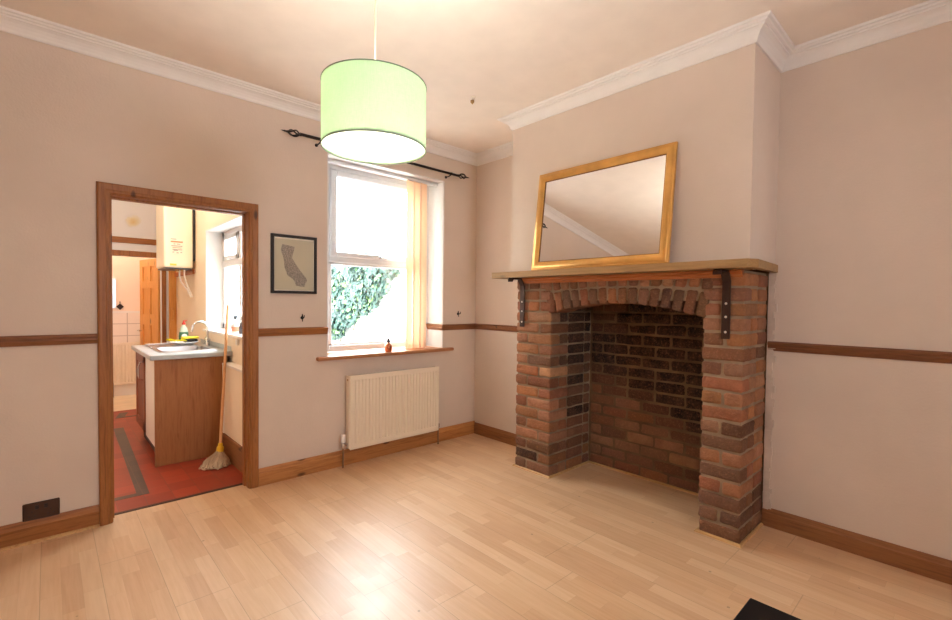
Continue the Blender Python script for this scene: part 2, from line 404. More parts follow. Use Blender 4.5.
# skirtings
SK = lambda h, t=.018: [(0, 0), (t, 0), (t, h * .72), (t * .75, h * .78), (t * .6, h * .9), (t * .35, h), (0, h)]
def skirt(name, path, h, mat, label):
    bm = nb(); sweep(bm, path, SK(h), XY); return struct(name, bm, mat, label, 'skirting board')
skirt('baseboard_left', [(DX0 - .062, 0), (XL, 0)], .125, M['pine_x'], 'brown pine skirting board left of the kitchen doorway')
skirt('baseboard_back', [(0, 0), (DX1 + .062, 0)], .125, M['skirt_x'], 'pine skirting board between the doorway and the corner, behind the radiator')
skirt('baseboard_alcove', [(0, B1), (0, -.018)], .112, M['skirt_y'], 'short pine skirting board in the alcove left of the fireplace')
skirt('baseboard_right', [(0, YF), (0, F2 - .002)], .112, M['skirt_y'], 'dark pine skirting board along the right wall')
# beading at the foot of brickwork and skirting
Q = [(0, 0), (.014, 0), (.012, .008), (.007, .012), (0, .014)]
bm = nb()
sweep(bm, [(-.02, F2), (FX, F2), (FX, O2), (.14, O2)], Q, XY)
sweep(bm, [(.138, O2), (.138, O1)], Q, XY); sweep(bm, [(.14, O1), (FX, O1), (FX, F1), (-.36, F1)], Q, XY)
struct('trim_3', bm, M['bead'], 'thin wooden beading around the foot of the fireplace', 'beading')
bm = nb(); sweep(bm, [(DX0 - .062, -.018), (XL, -.018)], Q, XY); struct('trim_4', bm, M['bead'])
# dado rails
DR = [(0, 1.064), (.010, 1.066), (.014, 1.078), (.020, 1.088), (.020, 1.100), (.026, 1.106), (.026, 1.114), (.012, 1.122), (0, 1.122)]
def rail(name, path, mat, label, dz=0):
    bm = nb(); sweep(bm, path, [(o, h + dz) for o, h in DR], XY); return struct(name, bm, mat, label, 'dado rail')
rail('trim_5', [(DX0 - .062, 0), (XL, 0)], M['rail_x'], 'dark dado rail left of the kitchen doorway', .008)
rail('trim_6', [(WX0 + .0, 0), (DX1 + .062, 0)], M['pine_x'], 'short dado rail between doorway and window', .010)
rail('trim_7', [(0, B1), (0, 0), (WX1 - .008, 0), (WX1 - .008, .235)], M['rail_x'], 'dado rail from the window round into the alcove', .0)
rail('trim_8', [(0, YF), (0, F2 - .01)], M['rail_y'], 'dark dado rail along the right wall', 0)

# ------------------------------------------------------------------ doorway to kitchen
XZ = lambda u, v, d: (u, d, v)
d1 = thing('door_1', (-2.55, 0, 0), 'pine door frame of the kitchen doorway', 'door frame', kind='structure')
arch = [(0, 0), (0, -.012), (.006, -.017), (.018, -.017), (.023, -.021), (.052, -.023), (.060, -.019), (.062, 0)]
bm = nb(); sweep(bm, [(DX0, 0), (DX0, DZ)] + [(DX1, DZ), (DX1, 0)], arch, XZ); obj('architrave', bm, M['pine_v'], d1)
obj('jamb_lining', boxes(((DX0 - .025, .0, 0), (DX0 + .004, .122, DZ)), ((DX1 - .004, .0, 0), (DX1 + .025, .122, DZ)), ((DX0 - .025, .0, DZ - .004), (DX1 + .025, .122, DZ + .025)),
    ((DX0, .06, 0), (DX0 + .014, .10, DZ)), ((DX1 - .014, .06, 0), (DX1, .10, DZ)), ((DX0, .06, DZ - .014), (DX1, .10, DZ))), M['pine_v'], d1)
obj('threshold_strip', boxes(((DX0 + .004, .095, 0), (DX1 - .004, .122, .006)), bev=.002), M['strip'], d1)

# ------------------------------------------------------------------ main window
struct('trim_9', boxes(((WX0, .004, WZ0), (WX0 + .008, .25, WZ1)), ((WX1 - .008, .004, WZ0), (WX1, .25, WZ1)), ((WX0, .004, WZ1 - .008), (WX1, .25, WZ1))), M['reveal'], 'white painted window reveal', 'window reveal')
w1 = thing('window_1', (-1, .28, .9), 'white framed window with opening top light over a fixed pane', 'window', kind='structure')
fy0, fy1 = .245, .305
bm = nb()
for b in (((WX0, fy0, .9), (-1.455, fy1, WZ1)), ((-.56, fy0, .9), (WX1, fy1, WZ1)), ((-1.455, fy0, 2.44), (-.56, fy1, WZ1)), ((-1.455, fy0, .9), (-.56, fy1, .955)), ((-1.455, fy0 + .002, 1.665), (-.56, fy1, 1.725))): box(bm, b[0], b[1], .006)
for b in (((-1.455, fy0 + .012, .95), (-1.43, fy1, 1.67)), ((-.585, fy0 + .012, .95), (-.56, fy1, 1.67)), ((-1.455, fy0 + .012, .95), (-.56, fy1, .972)), ((-1.455, fy0 + .012, 1.645), (-.56, fy1, 1.668))): box(bm, b[0], b[1], .004)
fr = obj('window_frame', bm, M['upvc'], w1)
bm = nb(); sy0 = fy0 - .012
for b in (((-1.452, sy0, 1.712), (-1.392, fy1, 2.445)), ((-.62, sy0, 1.712), (-.563, fy1, 2.445)), ((-1.392, sy0, 2.392), (-.62, fy1, 2.445)), ((-1.392, sy0, 1.712), (-.62, fy1, 1.758))): box(bm, b[0], b[1], .008)
sash = obj('sash', bm, M['upvc'], w1)
obj('glass_pane', boxes(((-1.396, .272, 1.754), (-.616, .276, 2.396))), M['glass'], sash)
obj('glass_pane', boxes(((-1.44, .272, .96), (-.57, .276, 1.655))), M['glass'], fr)
bm = nb(); box(bm, (-.99, sy0 - .012, 1.722), (-.95, sy0 + .004, 1.742), .004); tube(bm, [(-.965, sy0 - .012, 1.732), (-.965, sy0 - .03, 1.732), (-.93, sy0 - .034, 1.728), (-.84, sy0 - .034, 1.722)], [.007, .007, .007, .005])
hd = obj('window_handle', bm, M['chrome'], w1, True)
bm = nb(); box(bm, (-.985, sy0 - .016, 1.724), (-.945, sy0 - .011, 1.740), .002); obj('handle_pivot', bm, M['greyb'], hd)
bm = nb(); box(bm, (-1.68, -.045, .868), (-.315, .0, .898), .008, 2); box(bm, (WX0 + .001, -.02, .869), (WX1 - .001, .25, .898), .004)
struct('trim_10', bm, M['sill'], 'timber window sill with the reed diffuser on it', 'window sill')

# vertical blind
vb = thing('vertical_blind', (-.7, .1, .9), 'cream vertical blind gathered at the right of the window', 'blind')
bm = nb(); box(bm, (WX0 + .012, .085, 2.452), (WX1 - .012, .125, 2.48), .006); obj('headrail', bm, M['upvc'], vb)
for i, (x, a, y) in enumerate(((-.740, 12, .105), (-.664, 14, .103), (-.588, 12, .10))):
    bm = nb(); a = math.radians(a); w = .0445; n = 6; zt, zb = 2.452, .925
    rows = []
    for k in range(n + 1):
        s = (k / n - .5) * 2 * w; bow = .006 * math.cos((k / n - .5) * PI)
        px, py = x + s * math.cos(a) - bow * math.sin(a), y + s * math.sin(a) * .95 + bow * math.cos(a)
        rows.append((px, py))
    for th in (0, .0012):
        pass
    poly = rows + [(p[0] + .0012 * math.sin(a), p[1] - .0012 * math.cos(a)) for p in rows[::-1]]
    prism(bm, poly, XY, zb, zt)
    v = obj('vane', bm, M['blind'], vb)
    bm = nb(); poly2 = [(p[0] + o * math.sin(a), p[1] - o * math.cos(a)) for p, o in [(r, -.002) for r in rows] + [(r, .003) for r in rows[::-1]]]
    prism(bm, poly2, XY, zb - .03, zb + .004); obj('bottom_weight', bm, M['blind'], v)

# curtain pole with twisted cage finials
cp = thing('curtain_pole', (-1.07, -.08, 2.54), 'black iron curtain pole with cage finials above the window', 'curtain pole')
yp, zp = -.08, 2.548
bm = nb(); tube(bm, [(-1.835, yp, zp + .004), (-.31, yp, zp - .004)], .0115, 12); obj('pole', bm, M['black'], cp, True)
for sx, x0 in ((-1, -1.835), (1, -.31)):
    bm = nb()
    for k in range(4):
        pts = []
        for j in range(13):
            t = j / 12; r = .022 * math.sin(PI * t) + .003; a = k * PI / 2 + t * 1.9
            pts.append((x0 + sx * (.004 + .085 * t), yp + r * math.cos(a), zp + r * math.sin(a)))
        tube(bm, pts, .0055, 6)
    lathe(bm, (x0, yp, zp), [(.010, -.008), (.011, 0), (.007, .008)] if sx > 0 else [(.007, -.008), (.011, 0), (.010, .008)], 12, axis='x')
    e = x0 + sx * .089
    prof = [(.004, 0), (.009, .006), (.005, .014), (.0065, .022), (.001, .05)]
    lathe(bm, (e, yp, zp), [(r, h * sx) for r, h in (prof if sx > 0 else prof)], 12, axis='x')
    obj('finial', bm, M['black'], cp, True)
for x in (-1.68, -.405):
    bm = nb(); lathe(bm, (x, -.006, zp - .022), [(.012, 0.006), (.012, -.002), (.008, -.006)], 14, axis='y')
    tube(bm, [(x, -.004, zp - .022), (x, -.05, zp - .022), (x, -.07, zp - .016), (x, yp - .001, zp - .010), (x, yp - .013, zp - .003), (x, yp - .012, zp + .006)], .005, 8)
    obj('pole_bracket', bm, M['black'], cp, True)
# tieback hooks
for i, (x, z, lab) in enumerate(((-1.788, 1.205, 'small black tieback hook on the wall between picture and dado rail'), (-.236, 1.222, 'small black tieback hook on the wall between window and corner'))):
    bm = nb(); lathe(bm, (x, -.004, z), [(.012, .004), (.012, -.002), (.008, -.005)], 12, axis='y')
    tube(bm, [(x, -.004, z + .002), (x, -.03, z), (x, -.042, z + .008), (x, -.04, z + .022)], [.004, .004, .004, .003], 8); tube(bm, [(x, -.004, z), (x, -.012, z - .015), (x - .004, -.02, z - .026)], .0035, 8)
    tube(bm, [(x, -.006, z), (x, -.008, z + .028)], [.007, .004], 8)
    tag(obj('tieback_hook', bm, M['black'], None, True), lab, 'hook', 'curtain tieback hooks')

# reed diffuser
rd = thing('reed_diffuser', (-1.03, -.005, .898), 'small copper reed diffuser bottle on the window sill', 'reed diffuser')
c = (-1.03, -.005, .898)
bm = nb(); lathe(bm, c, [(.024, 0), (.030, .004), (.033, .03), (.030, .055), (.018, .072), (.010, .078), (.010, .086)], 24); obj('bottle', bm, M['copper'], rd, True)
bm = nb(); lathe(bm, c, [(.013, .084), (.015, .094), (.011, .104), (.013, .112), (.008, .118)], 16); obj('collar', bm, M['black'], rd, True)
for dx, dy in ((-.055, .01), (.012, .012), (.035, -.01), (.05, .02)):
    bm = nb(); tube(bm, [(c[0], c[1], c[2] + .06), (c[0] + dx, c[1] + dy, c[2] + .29)], .0026, 6); obj('reed', bm, M['reed'], rd)

# ------------------------------------------------------------------ radiator
rx0, rx1, rz0, rz1 = -1.435, -.535, .140, .737
ra = thing('radiator', (-.985, -.06, .14), 'white ribbed panel radiator under the window', 'radiator')
bm = nb(); N = 27; w = (rx1 - rx0 - .05) / N; yf = -.094
prof = [(rx0, -.082), (rx0 + .002, yf), (rx0 + .025, yf)]
for i in range(N):
    a = rx0 + .025 + i * w
    prof += [(a + w * .18, yf), (a + w * .32, yf + .0065), (a + w * .60, yf + .0065), (a + w * .74, yf)]
prof += [(rx1 - .025, yf), (rx1 - .002, yf), (rx1, -.082)]
prism(bm, prof, XY, rz0 + .045, rz1 - .04)
for z0, z1 in ((rz0, rz0 + .0455), (rz1 - .0405, rz1)): box(bm, (rx0, yf, z0), (rx1, -.082, z1), .003)
obj('front_panel', bm, M['rad'], ra)
obj('side_cover', boxes(((rx0 - .004, -.088, rz0 + .01), (rx0 + .006, -.03, rz1 - .002)), bev=.002), M['rad'], ra)
obj('side_cover', boxes(((rx1 - .006, -.088, rz0 + .01), (rx1 + .004, -.03, rz1 - .002)), bev=.002), M['rad'], ra)
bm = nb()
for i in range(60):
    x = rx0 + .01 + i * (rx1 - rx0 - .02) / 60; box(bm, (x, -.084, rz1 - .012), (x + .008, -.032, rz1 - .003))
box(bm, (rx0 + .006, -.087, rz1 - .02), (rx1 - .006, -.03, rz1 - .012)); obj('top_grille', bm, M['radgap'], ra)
obj('back_panel', boxes(((rx0 + .006, -.040, rz0 + .02), (rx1 - .006, -.030, rz1 - .02))), M['rad'], ra)
for x in (rx0 + .12, rx1 - .16): obj('wall_bracket', boxes(((x, -.034, .25), (x + .04, -.001, .65))), M['rad'], ra)
bm = nb(); lathe(bm, (rx0 - .003, -.06, rz1 - .035), [(.008, 0), (.008, -.004)], 10, axis='x'); obj('air_vent', bm, M['brass'], ra)
vx = -1.478
bm = nb(); lathe(bm, (vx, -.06, .155), [(.012, 0), (.014, .012), (.014, .045), (.010, .055)], 16); tube(bm, [(vx, -.06, .18), (rx0, -.06, .18)], .010, 12); v = obj('valve', bm, M['chrome'], ra, True)
bm = nb(); lathe(bm, (vx, -.06, .205), [(.019, 0), (.020, .004), (.020, .058), (.016, .064)], 16); obj('valve_cap', bm, M['white'], v, True)
bm = nb(); tube(bm, [(vx, -.06, .16), (vx, -.06, 0)], .0075, 10); obj('supply_pipe', bm, M['pipe'], ra, True)
bm = nb(); tube(bm, [(rx1, -.06, .18), (rx1 + .018, -.06, .18), (rx1 + .02, -.06, .17), (rx1 + .02, -.06, 0)], .0075, 10); lathe(bm, (rx1 + .02, -.06, .16), [(.012, 0), (.013, .03), (.009, .036)], 14); obj('return_pipe', bm, M['pipe'], ra, True)

# ------------------------------------------------------------------ picture
pf = thing('picture_frame', (-1.85, 0, 1.387), 'black framed map print on the wall between doorway and window', 'picture')
px0, px1, pz0, pz1 = -2.019, -1.681, 1.387, 1.818
bm = nb(); sweep(bm, [(px0, pz0), (px1, pz0), (px1, pz1), (px0, pz1)], [(0, -.001), (0, -.022), (.003, -.026), (.017, -.026), (.020, -.022), (.020, -.001)], XZ, True); obj('frame', bm, M['blackpaint'], pf)
obj('mount_edge', boxes(((px0 + .018, -.010, pz0 + .018), (px1 - .018, -.002, pz1 - .018))), M['lip'], pf)
obj('print', boxes(((px0 + .026, -.0115, pz0 + .026), (px1 - .026, -.0095, pz1 - .032))), M['paper'], pf)
pts = [(-1.939, 1.747), (-1.895, 1.742), (-1.849, 1.734), (-1.853, 1.712), (-1.859, 1.69), (-1.868, 1.65), (-1.84, 1.606), (-1.81, 1.564), (-1.785, 1.533), (-1.762, 1.506), (-1.756, 1.492), (-1.760, 1.476), (-1.768, 1.464), (-1.774, 1.44), (-1.80, 1.441), (-1.837, 1.446), (-1.845, 1.466), (-1.854, 1.486), (-1.88, 1.507), (-1.902, 1.521), (-1.91, 1.548), (-1.923, 1.579), (-1.926, 1.62), (-1.934, 1.657), (-1.943, 1.68), (-1.95, 1.704), (-1.946, 1.724)]
bm = nb(); prism(bm, pts, XZ, -.0122, -.0113); obj('map_shape', bm, M['map'], pf)

# electric socket
so = thing('electric_socket', (-3.238, 0, .125), 'brown metal double socket low on the wall left of the doorway', 'socket')
obj('cover_plate', boxes(((-3.313, -.010, .120), (-3.163, -.0005, .216)), bev=.004), M['socket'], so)
for x in (-3.256, -3.220): obj('rocker_switch', boxes(((x - .008, -.015, .178), (x + .008, -.009, .200)), bev=.002), M['socket_d'], so)
for x in (-3.276, -3.200):
    bm = nb()
    for a, b, cx_, cz_ in ((.004, .008, 0, .024), (.008, .004, -.011, .002), (.008, .004, .011, .002)): box(bm, (x + cx_ - a / 2, -.0108, .142 + cz_ - b / 2), (x + cx_ + a / 2, -.0098, .142 + cz_ + b / 2))
    obj('plug_holes', bm, M['socket_d'], so)

# ------------------------------------------------------------------ fireplace
def brick(bm, lay, lo, hi, col, j=.004, bev=.008):
    c = [Vector((x, y, z)) for x in (lo[0], hi[0]) for y in (lo[1], hi[1]) for z in (lo[2], hi[2])]
    c = [p + Vector([R.uniform(-j, j) * .5 for _ in range(3)]) for p in c]
    hexa(bm, lay, c, col, j, bev)
def hexa(bm, lay, c, col, j, bev):
    """rough rounded block from eight corners (index = 4*ix + 2*iy + iz)"""
    size = [(c[4] - c[0]).length, (c[2] - c[0]).length, (c[1] - c[0]).length]
    pr = []
    for s in size:
        e = min(.014 / max(s, .01), .3); pr.append([0, e, .5, 1 - e, 1])
    V = {}
    for a in range(5):
        for b in range(5):
            for k in range(5):
                edge = [q in (0, 4) for q in (a, b, k)]; n = sum(edge)
                if n == 0: continue
                x, y, z = pr[0][a], pr[1][b], pr[2][k]
                p = Vector()
                for i in range(8):
                    w = (x if i & 4 else 1 - x) * (y if i & 2 else 1 - y) * (z if i & 1 else 1 - z); p += c[i] * w
                if n >= 2:
                    for ax_, q in enumerate((a, b, k)):
                        if q in (0, 4):
                            d = (c[(4, 2, 1)[ax_]] - c[0]).normalized() * (1 if q == 0 else -1); p += d * bev * (.45 if n == 2 else .62) * R.uniform(.5, 1.5)
                V[a, b, k] = bm.verts.new(p + Vector([R.uniform(-j, j) * .6 for _ in range(3)]))
    for ax_ in range(3):
        for side in (0, 4):
            for m in range(4):
                for n in range(4):
                    q = []
                    for dm, dn in ((0, 0), (1, 0), (1, 1), (0, 1)):
                        t = [m + dm, n + dn]; t.insert(ax_, side); q.append(V[tuple(t)])
                    f = bm.faces.new(q if (side == 0) == (ax_ != 1) else q[::-1]); f.smooth = True
                    for l in f.loops: l[lay] = col
PAL = [(180, 122, 86), (172, 112, 78), (190, 136, 102), (158, 102, 74), (178, 128, 98), (150, 102, 78), (188, 126, 84), (168, 118, 90)]
def bcol(dark=0.0, grey=0.0):
    q = R.uniform(.84, 1.08); c = [v * q * R.uniform(.97, 1.03) for v in R.choice(PAL)]
    k = [v * (1 - dark) + d * dark for v, d in zip(c, (34, 27, 24))]
    if R.random() < .08: k = [v * .72 for v in k]
    return srgb(*[max(0, min(255, v)) for v in k])
CH = .0846; G = .013
def newb():
    bm = nb(); return bm, bm.loops.layers.float_color.new('Col')
def spans(a, b, lens):
    out = []; p = a
    while p < b - .02:
        L = lens.pop(0) if lens else .225
        q = min(p + L, b)
        if b - q < .05: q = b
        out.append((p, q)); p = q
    return out
fp = thing('fireplace', (0, -1.77, 0), 'open red brick fireplace with an arched lintel and soot blackened back', 'fireplace')
TOPZ = 1.53; courses = 18
# left pier
bm, lay = newb()
for k in range(courses):
    z0, z1 = k * CH + G / 2, (k + 1) * CH - G / 2
    wide = F1 - O1
    cut = [(.0, .115), (.115, wide)] if k % 2 == 0 else [(0, .232), (.232, wide)]
    if (k + 1) * CH > 1.27: cut = [(0, .12), (.12, .235), (.235, wide - .01)] if k % 2 else [(0, .235), (.235, wide - .01)]
    fd = .225 if k % 2 else .115
    for i, (a, b) in enumerate(cut):
        last = i == len(cut) - 1
        low = .25 if k < 3 else 0
        brick(bm, lay, (FX + R.uniform(-.004, .003), F1 - b + (0 if last else G / 2), z0), (FX + (fd if last else .11), F1 - a - (G / 2 if i else 0), z1), bcol(R.choice((0, 0, .06, .12)) + low))
    if (k + 1) * CH < 1.36:
        for (a, b) in spans(FX + fd, .14, [.11, .225] if k % 2 == 0 else [.225, .11]):
            z = k * CH; s = .22 + .2 * (z > .35) + .25 * (z > .8)
            if a > -.14 and z > .35: s += .2
            if a > -.22 and a < -.02 and .4 < z < 1.05 and R.random() < .75: s = .9
            brick(bm, lay, (a + G / 2, O1, z0), (b - G / 2, O1 + .1, z1), bcol(min(.95, s * R.uniform(.55, 1.15))))
obj('left_pier', bm, M['brick'], fp)
# right pier
bm, lay = newb()
for k in range(courses):
    z0, z1 = k * CH + G / 2, (k + 1) * CH - G / 2; w = O2 - F2; top = (k + 1) * CH > 1.27
    low = .3 if k < 3 else 0
    if k % 2 == 0:
        brick(bm, lay, (FX + R.uniform(-.004, .003), F2, z0), (FX + .11, O2 - R.uniform(0, .006), z1), bcol(low + R.choice((0, 0, .1)))); side = spans(FX + .11, -.002, [.115, .18])
    else:
        h = w * R.uniform(.46, .54)
        brick(bm, lay, (FX + R.uniform(-.004, .003), F2, z0), (FX + .225, F2 + h - G / 2, z1), bcol(low + R.choice((0, .08))))
        brick(bm, lay, (FX + R.uniform(-.004, .003), F2 + h + G / 2, z0), (FX + .225, O2 - R.uniform(0, .006), z1), bcol(low + R.choice((0, 0, .1)))); side = spans(FX + .225, -.002, [.175])
    for a, b in side: brick(bm, lay, (a + G / 2, F2 + R.uniform(-.003, .003), z0), (b - G / 2, F2 + .1, z1), bcol(low + .05))
    if not top:
        for a, b in spans(FX + (.115 if k % 2 == 0 else .228), .14, [.225, .11]): brick(bm, lay, (a + G / 2, O2 - .1, z0), (b - G / 2, O2, z1), bcol(R.uniform(.4, .9)))
obj('right_pier', bm, M['brick'], fp)
# back of the hearth
bm, lay = newb()
for k in range(18):
    z0, z1 = k * CH + G / 2, (k + 1) * CH - G / 2
    for a, b in spans(0, O1 - O2, [.11] if k % 2 else ([.225, .11] if R.random() < .25 else [])):
        u = (a + b) / 2 / (O1 - O2); z = k * CH
        s = max(0, min(1, (z - .42 + (u - .45) * .55) / .25)); s = .26 + .69 * s
        if z > 1.05 and u < .25: s = .6
        if z < .5 and u < .55: s = .28
        brick(bm, lay, (.14 + R.uniform(-.006, .006), O1 - b + G / 2, z0), (.22, O1 - a - G / 2, z1), bcol(min(.95, s * R.uniform(.8, 1.12))), .005)
obj('hearth_back', bm, M['soot'], fp)
# camber arch of upright bricks
bm, lay = newb(); NB = 16
A0, A1 = O1 + .035, O2 - .02
low = lambda y: 1.256 + .082 * max(0, 1 - ((y + 1.835) / .56) ** 2)
cyc = (O1 + O2) / 2
for i in range(NB):
    ta, tb = i / NB, (i + 1) / NB
    for row in (0, 1):
        ys = []
        for t_, sgn in ((ta, -1), (tb, 1)):
            yl = A0 + (A1 - A0) * t_; yt = yl + (yl - cyc) * .10
            ys.append((yl, yt))
        def pt(t_idx, fz, off):
            yl, yt = ys[t_idx]; zl = low(yl) + .002; zt = 1.527
            f = fz; return (yl + (yt - yl) * f + off, zl + (zt - zl) * f)
        split = .60 + R.uniform(-.02, .02)
        f0, f1 = (0, split - .035) if row == 0 else (split + .02, .985)
        q = [pt(0, f0, -G / 2), pt(1, f0, G / 2), pt(1, f1, G / 2), pt(0, f1, -G / 2)]
        xf = FX + R.uniform(-.004, .004)
        cc = [Vector((x, *q[n])) for x in (xf, FX + .21) for n in (0, 3, 1, 2)]
        hexa(bm, lay, cc, bcol(R.choice((.05, .1, .2, .3)) + (.12 if row == 0 else 0)), .004, .008)
obj('arch', bm, M['brick'], fp)
# mortar cores
obj('mortar_bed', boxes(((FX + .010, O1 + .012, 0), (.24, F1 - .012, 1.529)), ((FX + .010, F2 + .010, 0), (.0, O2 - .010, 1.529)), ((FX + .0125, O2 - .02, 1.36), (-.003, O1 + .02, 1.528))), M['mortar'], fp)
obj('sooted_mortar', boxes(((.150, O2 - .02, 0), (.24, O1 + .02, 1.53)), ((.001, F2 - .0035, 0), (.24, O2 - .0105, 1.53)), ((-.36, O2 + .0, 1.45), (.24, O1, 1.53)), ((-.01, O1, 1.28), (.239, F1 - .0125, 1.555)), ((-.009, F2 - .003, 1.45), (.2395, O1 + .1, 1.5555))), M['mortar_d'], fp)

# ------------------------------------------------------------------ mantel shelf
ms = thing('mantel_shelf', (-.3, -1.7, MZ0), 'long timber mantel shelf on iron brackets over the brick fireplace', 'mantel shelf')
bm = nb()
prism(bm, [(BX + .0, B1 + .0), (BX, -.812), (-.575, -.812), (-.580, -.820), (-.580, -2.668), (-.510, -2.702), (-.03, -2.668), (-.001, -2.655), (-.001, B2 - .0005), (BX, B2 - .0005)][::-1], XY, MZ0, MZ1)
prism(bm, [(-.58 + .16, B1 - .01), (-.42, B2 + .03), (BX, B2 + .03), (BX, B1 - .01)], XY, MZ0, MZ1 - .002)
prism(bm, [(BX + .001, B1 + .0), (BX + .001, -.812), (-.02, -.812), (-.001, -.83), (-.001, B1 + .0)], XY, MZ0, MZ1)
prism(bm, [(BX, B2 + .02), (BX, B1 - .02), (FX + .06, B1 - .02), (FX + .06, B2 + .02)], XY, MZ0, MZ1 - .021)
obj('shelf_board', bm, M['oak'], ms)
mo = [(0, 1.490), (.006, 1.490), (.010, 1.500), (.022, 1.506), (.022, 1.516), (.034, 1.524), (.034, 1.532), (0, 1.532)]
bm = nb(); sweep(bm, [(FX - .006, -2.600), (FX - .006, -.975)], mo, XY); obj('moulding', bm, M['pine_y'], ms)
for yc, w in ((-1.000, .044), (-2.518, .044)):
    bm = nb(); y0, y1 = yc - w / 2, yc + w / 2
    prof = [(FX - .045, 1.526), (FX - .008, 1.47), (FX - .008, 1.150), (FX - .014, 1.146), (FX - .016, 1.150), (FX - .016, 1.468), (FX - .05, 1.520), (-.535, 1.520), (-.548, 1.512), (-.552, 1.500), (-.560, 1.500), (-.560, 1.518), (-.546, 1.5315), (FX - .04, 1.5315)]
    prism(bm, prof, lambda u, v, d: (u, d, v), y0, y1)
    br = obj('bracket', bm, M['iron'], ms)
    for z in (1.345, 1.27, 1.185):
        b2 = nb(); lathe(b2, (FX - .015, yc, z), [(.0075, 0), (.0065, -.004), (.002, -.006)], 10, axis='x'); obj('rivet', b2, M['rivet'], br, True)

# ------------------------------------------------------------------ leaning mirror
mr = thing('mirror', (-.53, -1.72, MZ1), 'gold framed mirror leaning on the chimney breast above the mantel shelf', 'mirror')
mh = .722; lean = math.asin(.082 / mh); my0, my1 = -1.216, -2.250
def MIR(u, v, d):   # u across (0..w), v up the frame, d towards the room
    x = -.546 + v * math.sin(lean) - d * math.cos(lean); z = MZ1 + .010 + v * math.cos(lean) + d * math.sin(lean) - .010
    return (x, my0 - u, z)
mw = my0 - my1
def MIRs(u, v, d): return MIR(u, v, d)
fpz = [(0, 0), (0, .016), (.005, .020), (.012, .020), (.017, .026), (.034, .030), (.048, .024), (.055, .014), (.059, .014), (.059, 0)]
bm = nb(); sweep(bm, [(0, 0), (mw, 0), (mw, mh), (0, mh)], fpz, MIR, True); obj('frame', bm, M['gold'], mr, True)
bm = nb(); sweep(bm, [(.058, .058), (mw - .058, .058), (mw - .058, mh - .058), (.058, mh - .058)], [(0, .002), (0, .013), (.004, .012), (.006, .007), (.006, .002)], MIR, True); obj('inner_lip', bm, M['gold_d'], mr)
bm = nb(); prism(bm, [(.054, .054), (mw - .054, .054), (mw - .054, mh - .054), (.054, mh - .054)], MIR, .003, .007); obj('mirror_glass', bm, M['mirror'], mr)

# ------------------------------------------------------------------ pendant lamp and ceiling hook
LC = (-2.3055, -1.937); LR, LZ0, LZ1 = .189, 1.900, 2.131
pl = thing('pendant_lamp', (LC[0], LC[1], H), 'lit pendant lamp with a pale green drum shade', 'pendant lamp')
bm = nb(); n = 64
prof = [(LR, LZ0), (LR, LZ1), (LR - .0015, LZ1), (LR - .0015, LZ0), (LR, LZ0)]
lathe(bm, (LC[0], LC[1], 0), prof, n, False); bmesh.ops.remove_doubles(bm, verts=bm.verts, dist=1e-5)
sh = obj('lamp_shade', bm, M['shade'], pl, True)
for z in (LZ0, LZ1):
    bm = nb(); tube(bm, [(LC[0] + LR * math.cos(2 * PI * k / 64), LC[1] + LR * math.sin(2 * PI * k / 64), z) for k in range(65)], .0022, 6, False); obj('shade_rim', bm, M['trim_d'], sh, True)
bm = nb(); lathe(bm, (LC[0], LC[1], 0), [(LR - .004, LZ0 + .006), (LR - .004, LZ0 + .009)], 64); obj('diffuser', bm, M['diffuser'], pl)
bm = nb(); tube(bm, [(LC[0], LC[1], H), (LC[0], LC[1], LZ1 + .02)], .0035, 8); obj('flex', bm, M['flex'], pl, True)
bm = nb(); lathe(bm, (LC[0], LC[1], 0), [(.05, H - .001), (.048, H - .015), (.02, H - .028), (.008, H - .034)], 24); obj('ceiling_rose', bm, M['white'], pl, True)
bm = nb(); lathe(bm, (LC[0], LC[1], 0), [(.010, LZ1 + .03), (.018, LZ1 + .02), (.018, LZ1 - .02)], 16); obj('lamp_holder', bm, M['white'], pl, True)
bm = nb()
for k in range(3):
    a = 2 * PI * k / 3 + .3; tube(bm, [(LC[0] + .016 * math.cos(a), LC[1] + .016 * math.sin(a), LZ1 - .015), (LC[0] + (LR - .002) * math.cos(a), LC[1] + (LR - .002) * math.sin(a), LZ1 - .004)], .0018, 6)
obj('spider', bm, M['white'], pl)
bm = nb(); lathe(bm, (LC[0], LC[1], 0), [(.013, LZ1 - .015), (.014, LZ1 - .025), (.026, LZ1 - .050), (.028, LZ1 - .065), (.019, LZ1 - .085), (.004, LZ1 - .091)], 20); obj('bulb', bm, M['bulb'], pl, True)
ch = thing('ceiling_hook', (-.958, -.988, H), 'small old brass fitting on the ceiling near the corner', 'ceiling hook')
bm = nb(); lathe(bm, (-.958, -.988, H), [(.020, -.0005), (.018, -.006), (.010, -.010), (.008, -.022)], 16); obj('base', bm, M['lip'], ch, True)
bm = nb(); tube(bm, [(-.958, -.988, H - .02), (-.956, -.990, H - .036), (-.966, -.992, H - .050), (-.976, -.99, H - .042), (-.970, -.985, H - .030)], .007, 8); obj('hook', bm, M['brass'], ch, True)

# ------------------------------------------------------------------ black table at the lower right
TX, TY, TZ = -1.644, -3.027, .45
tb = thing('coffee_table', (TX - .4, TY - .35, 0), 'corner of a low black table at the bottom edge of the view', 'table')
obj('tabletop', boxes(((TX - .55, TY - .8, TZ - .03), (TX, TY, TZ)), bev=.003), M['tabl'], tb)
for x in (TX - .53, TX - .07):
    for y in (TY - .78, TY - .07): obj('leg', boxes(((x, y, 0), (x + .05, y + .05, TZ - .03)), bev=.002), M['tabl'], tb)
obj('lower_shelf', boxes(((TX - .51, TY - .76, .14), (TX - .04, TY - .04, .16))), M['tabl'], tb)

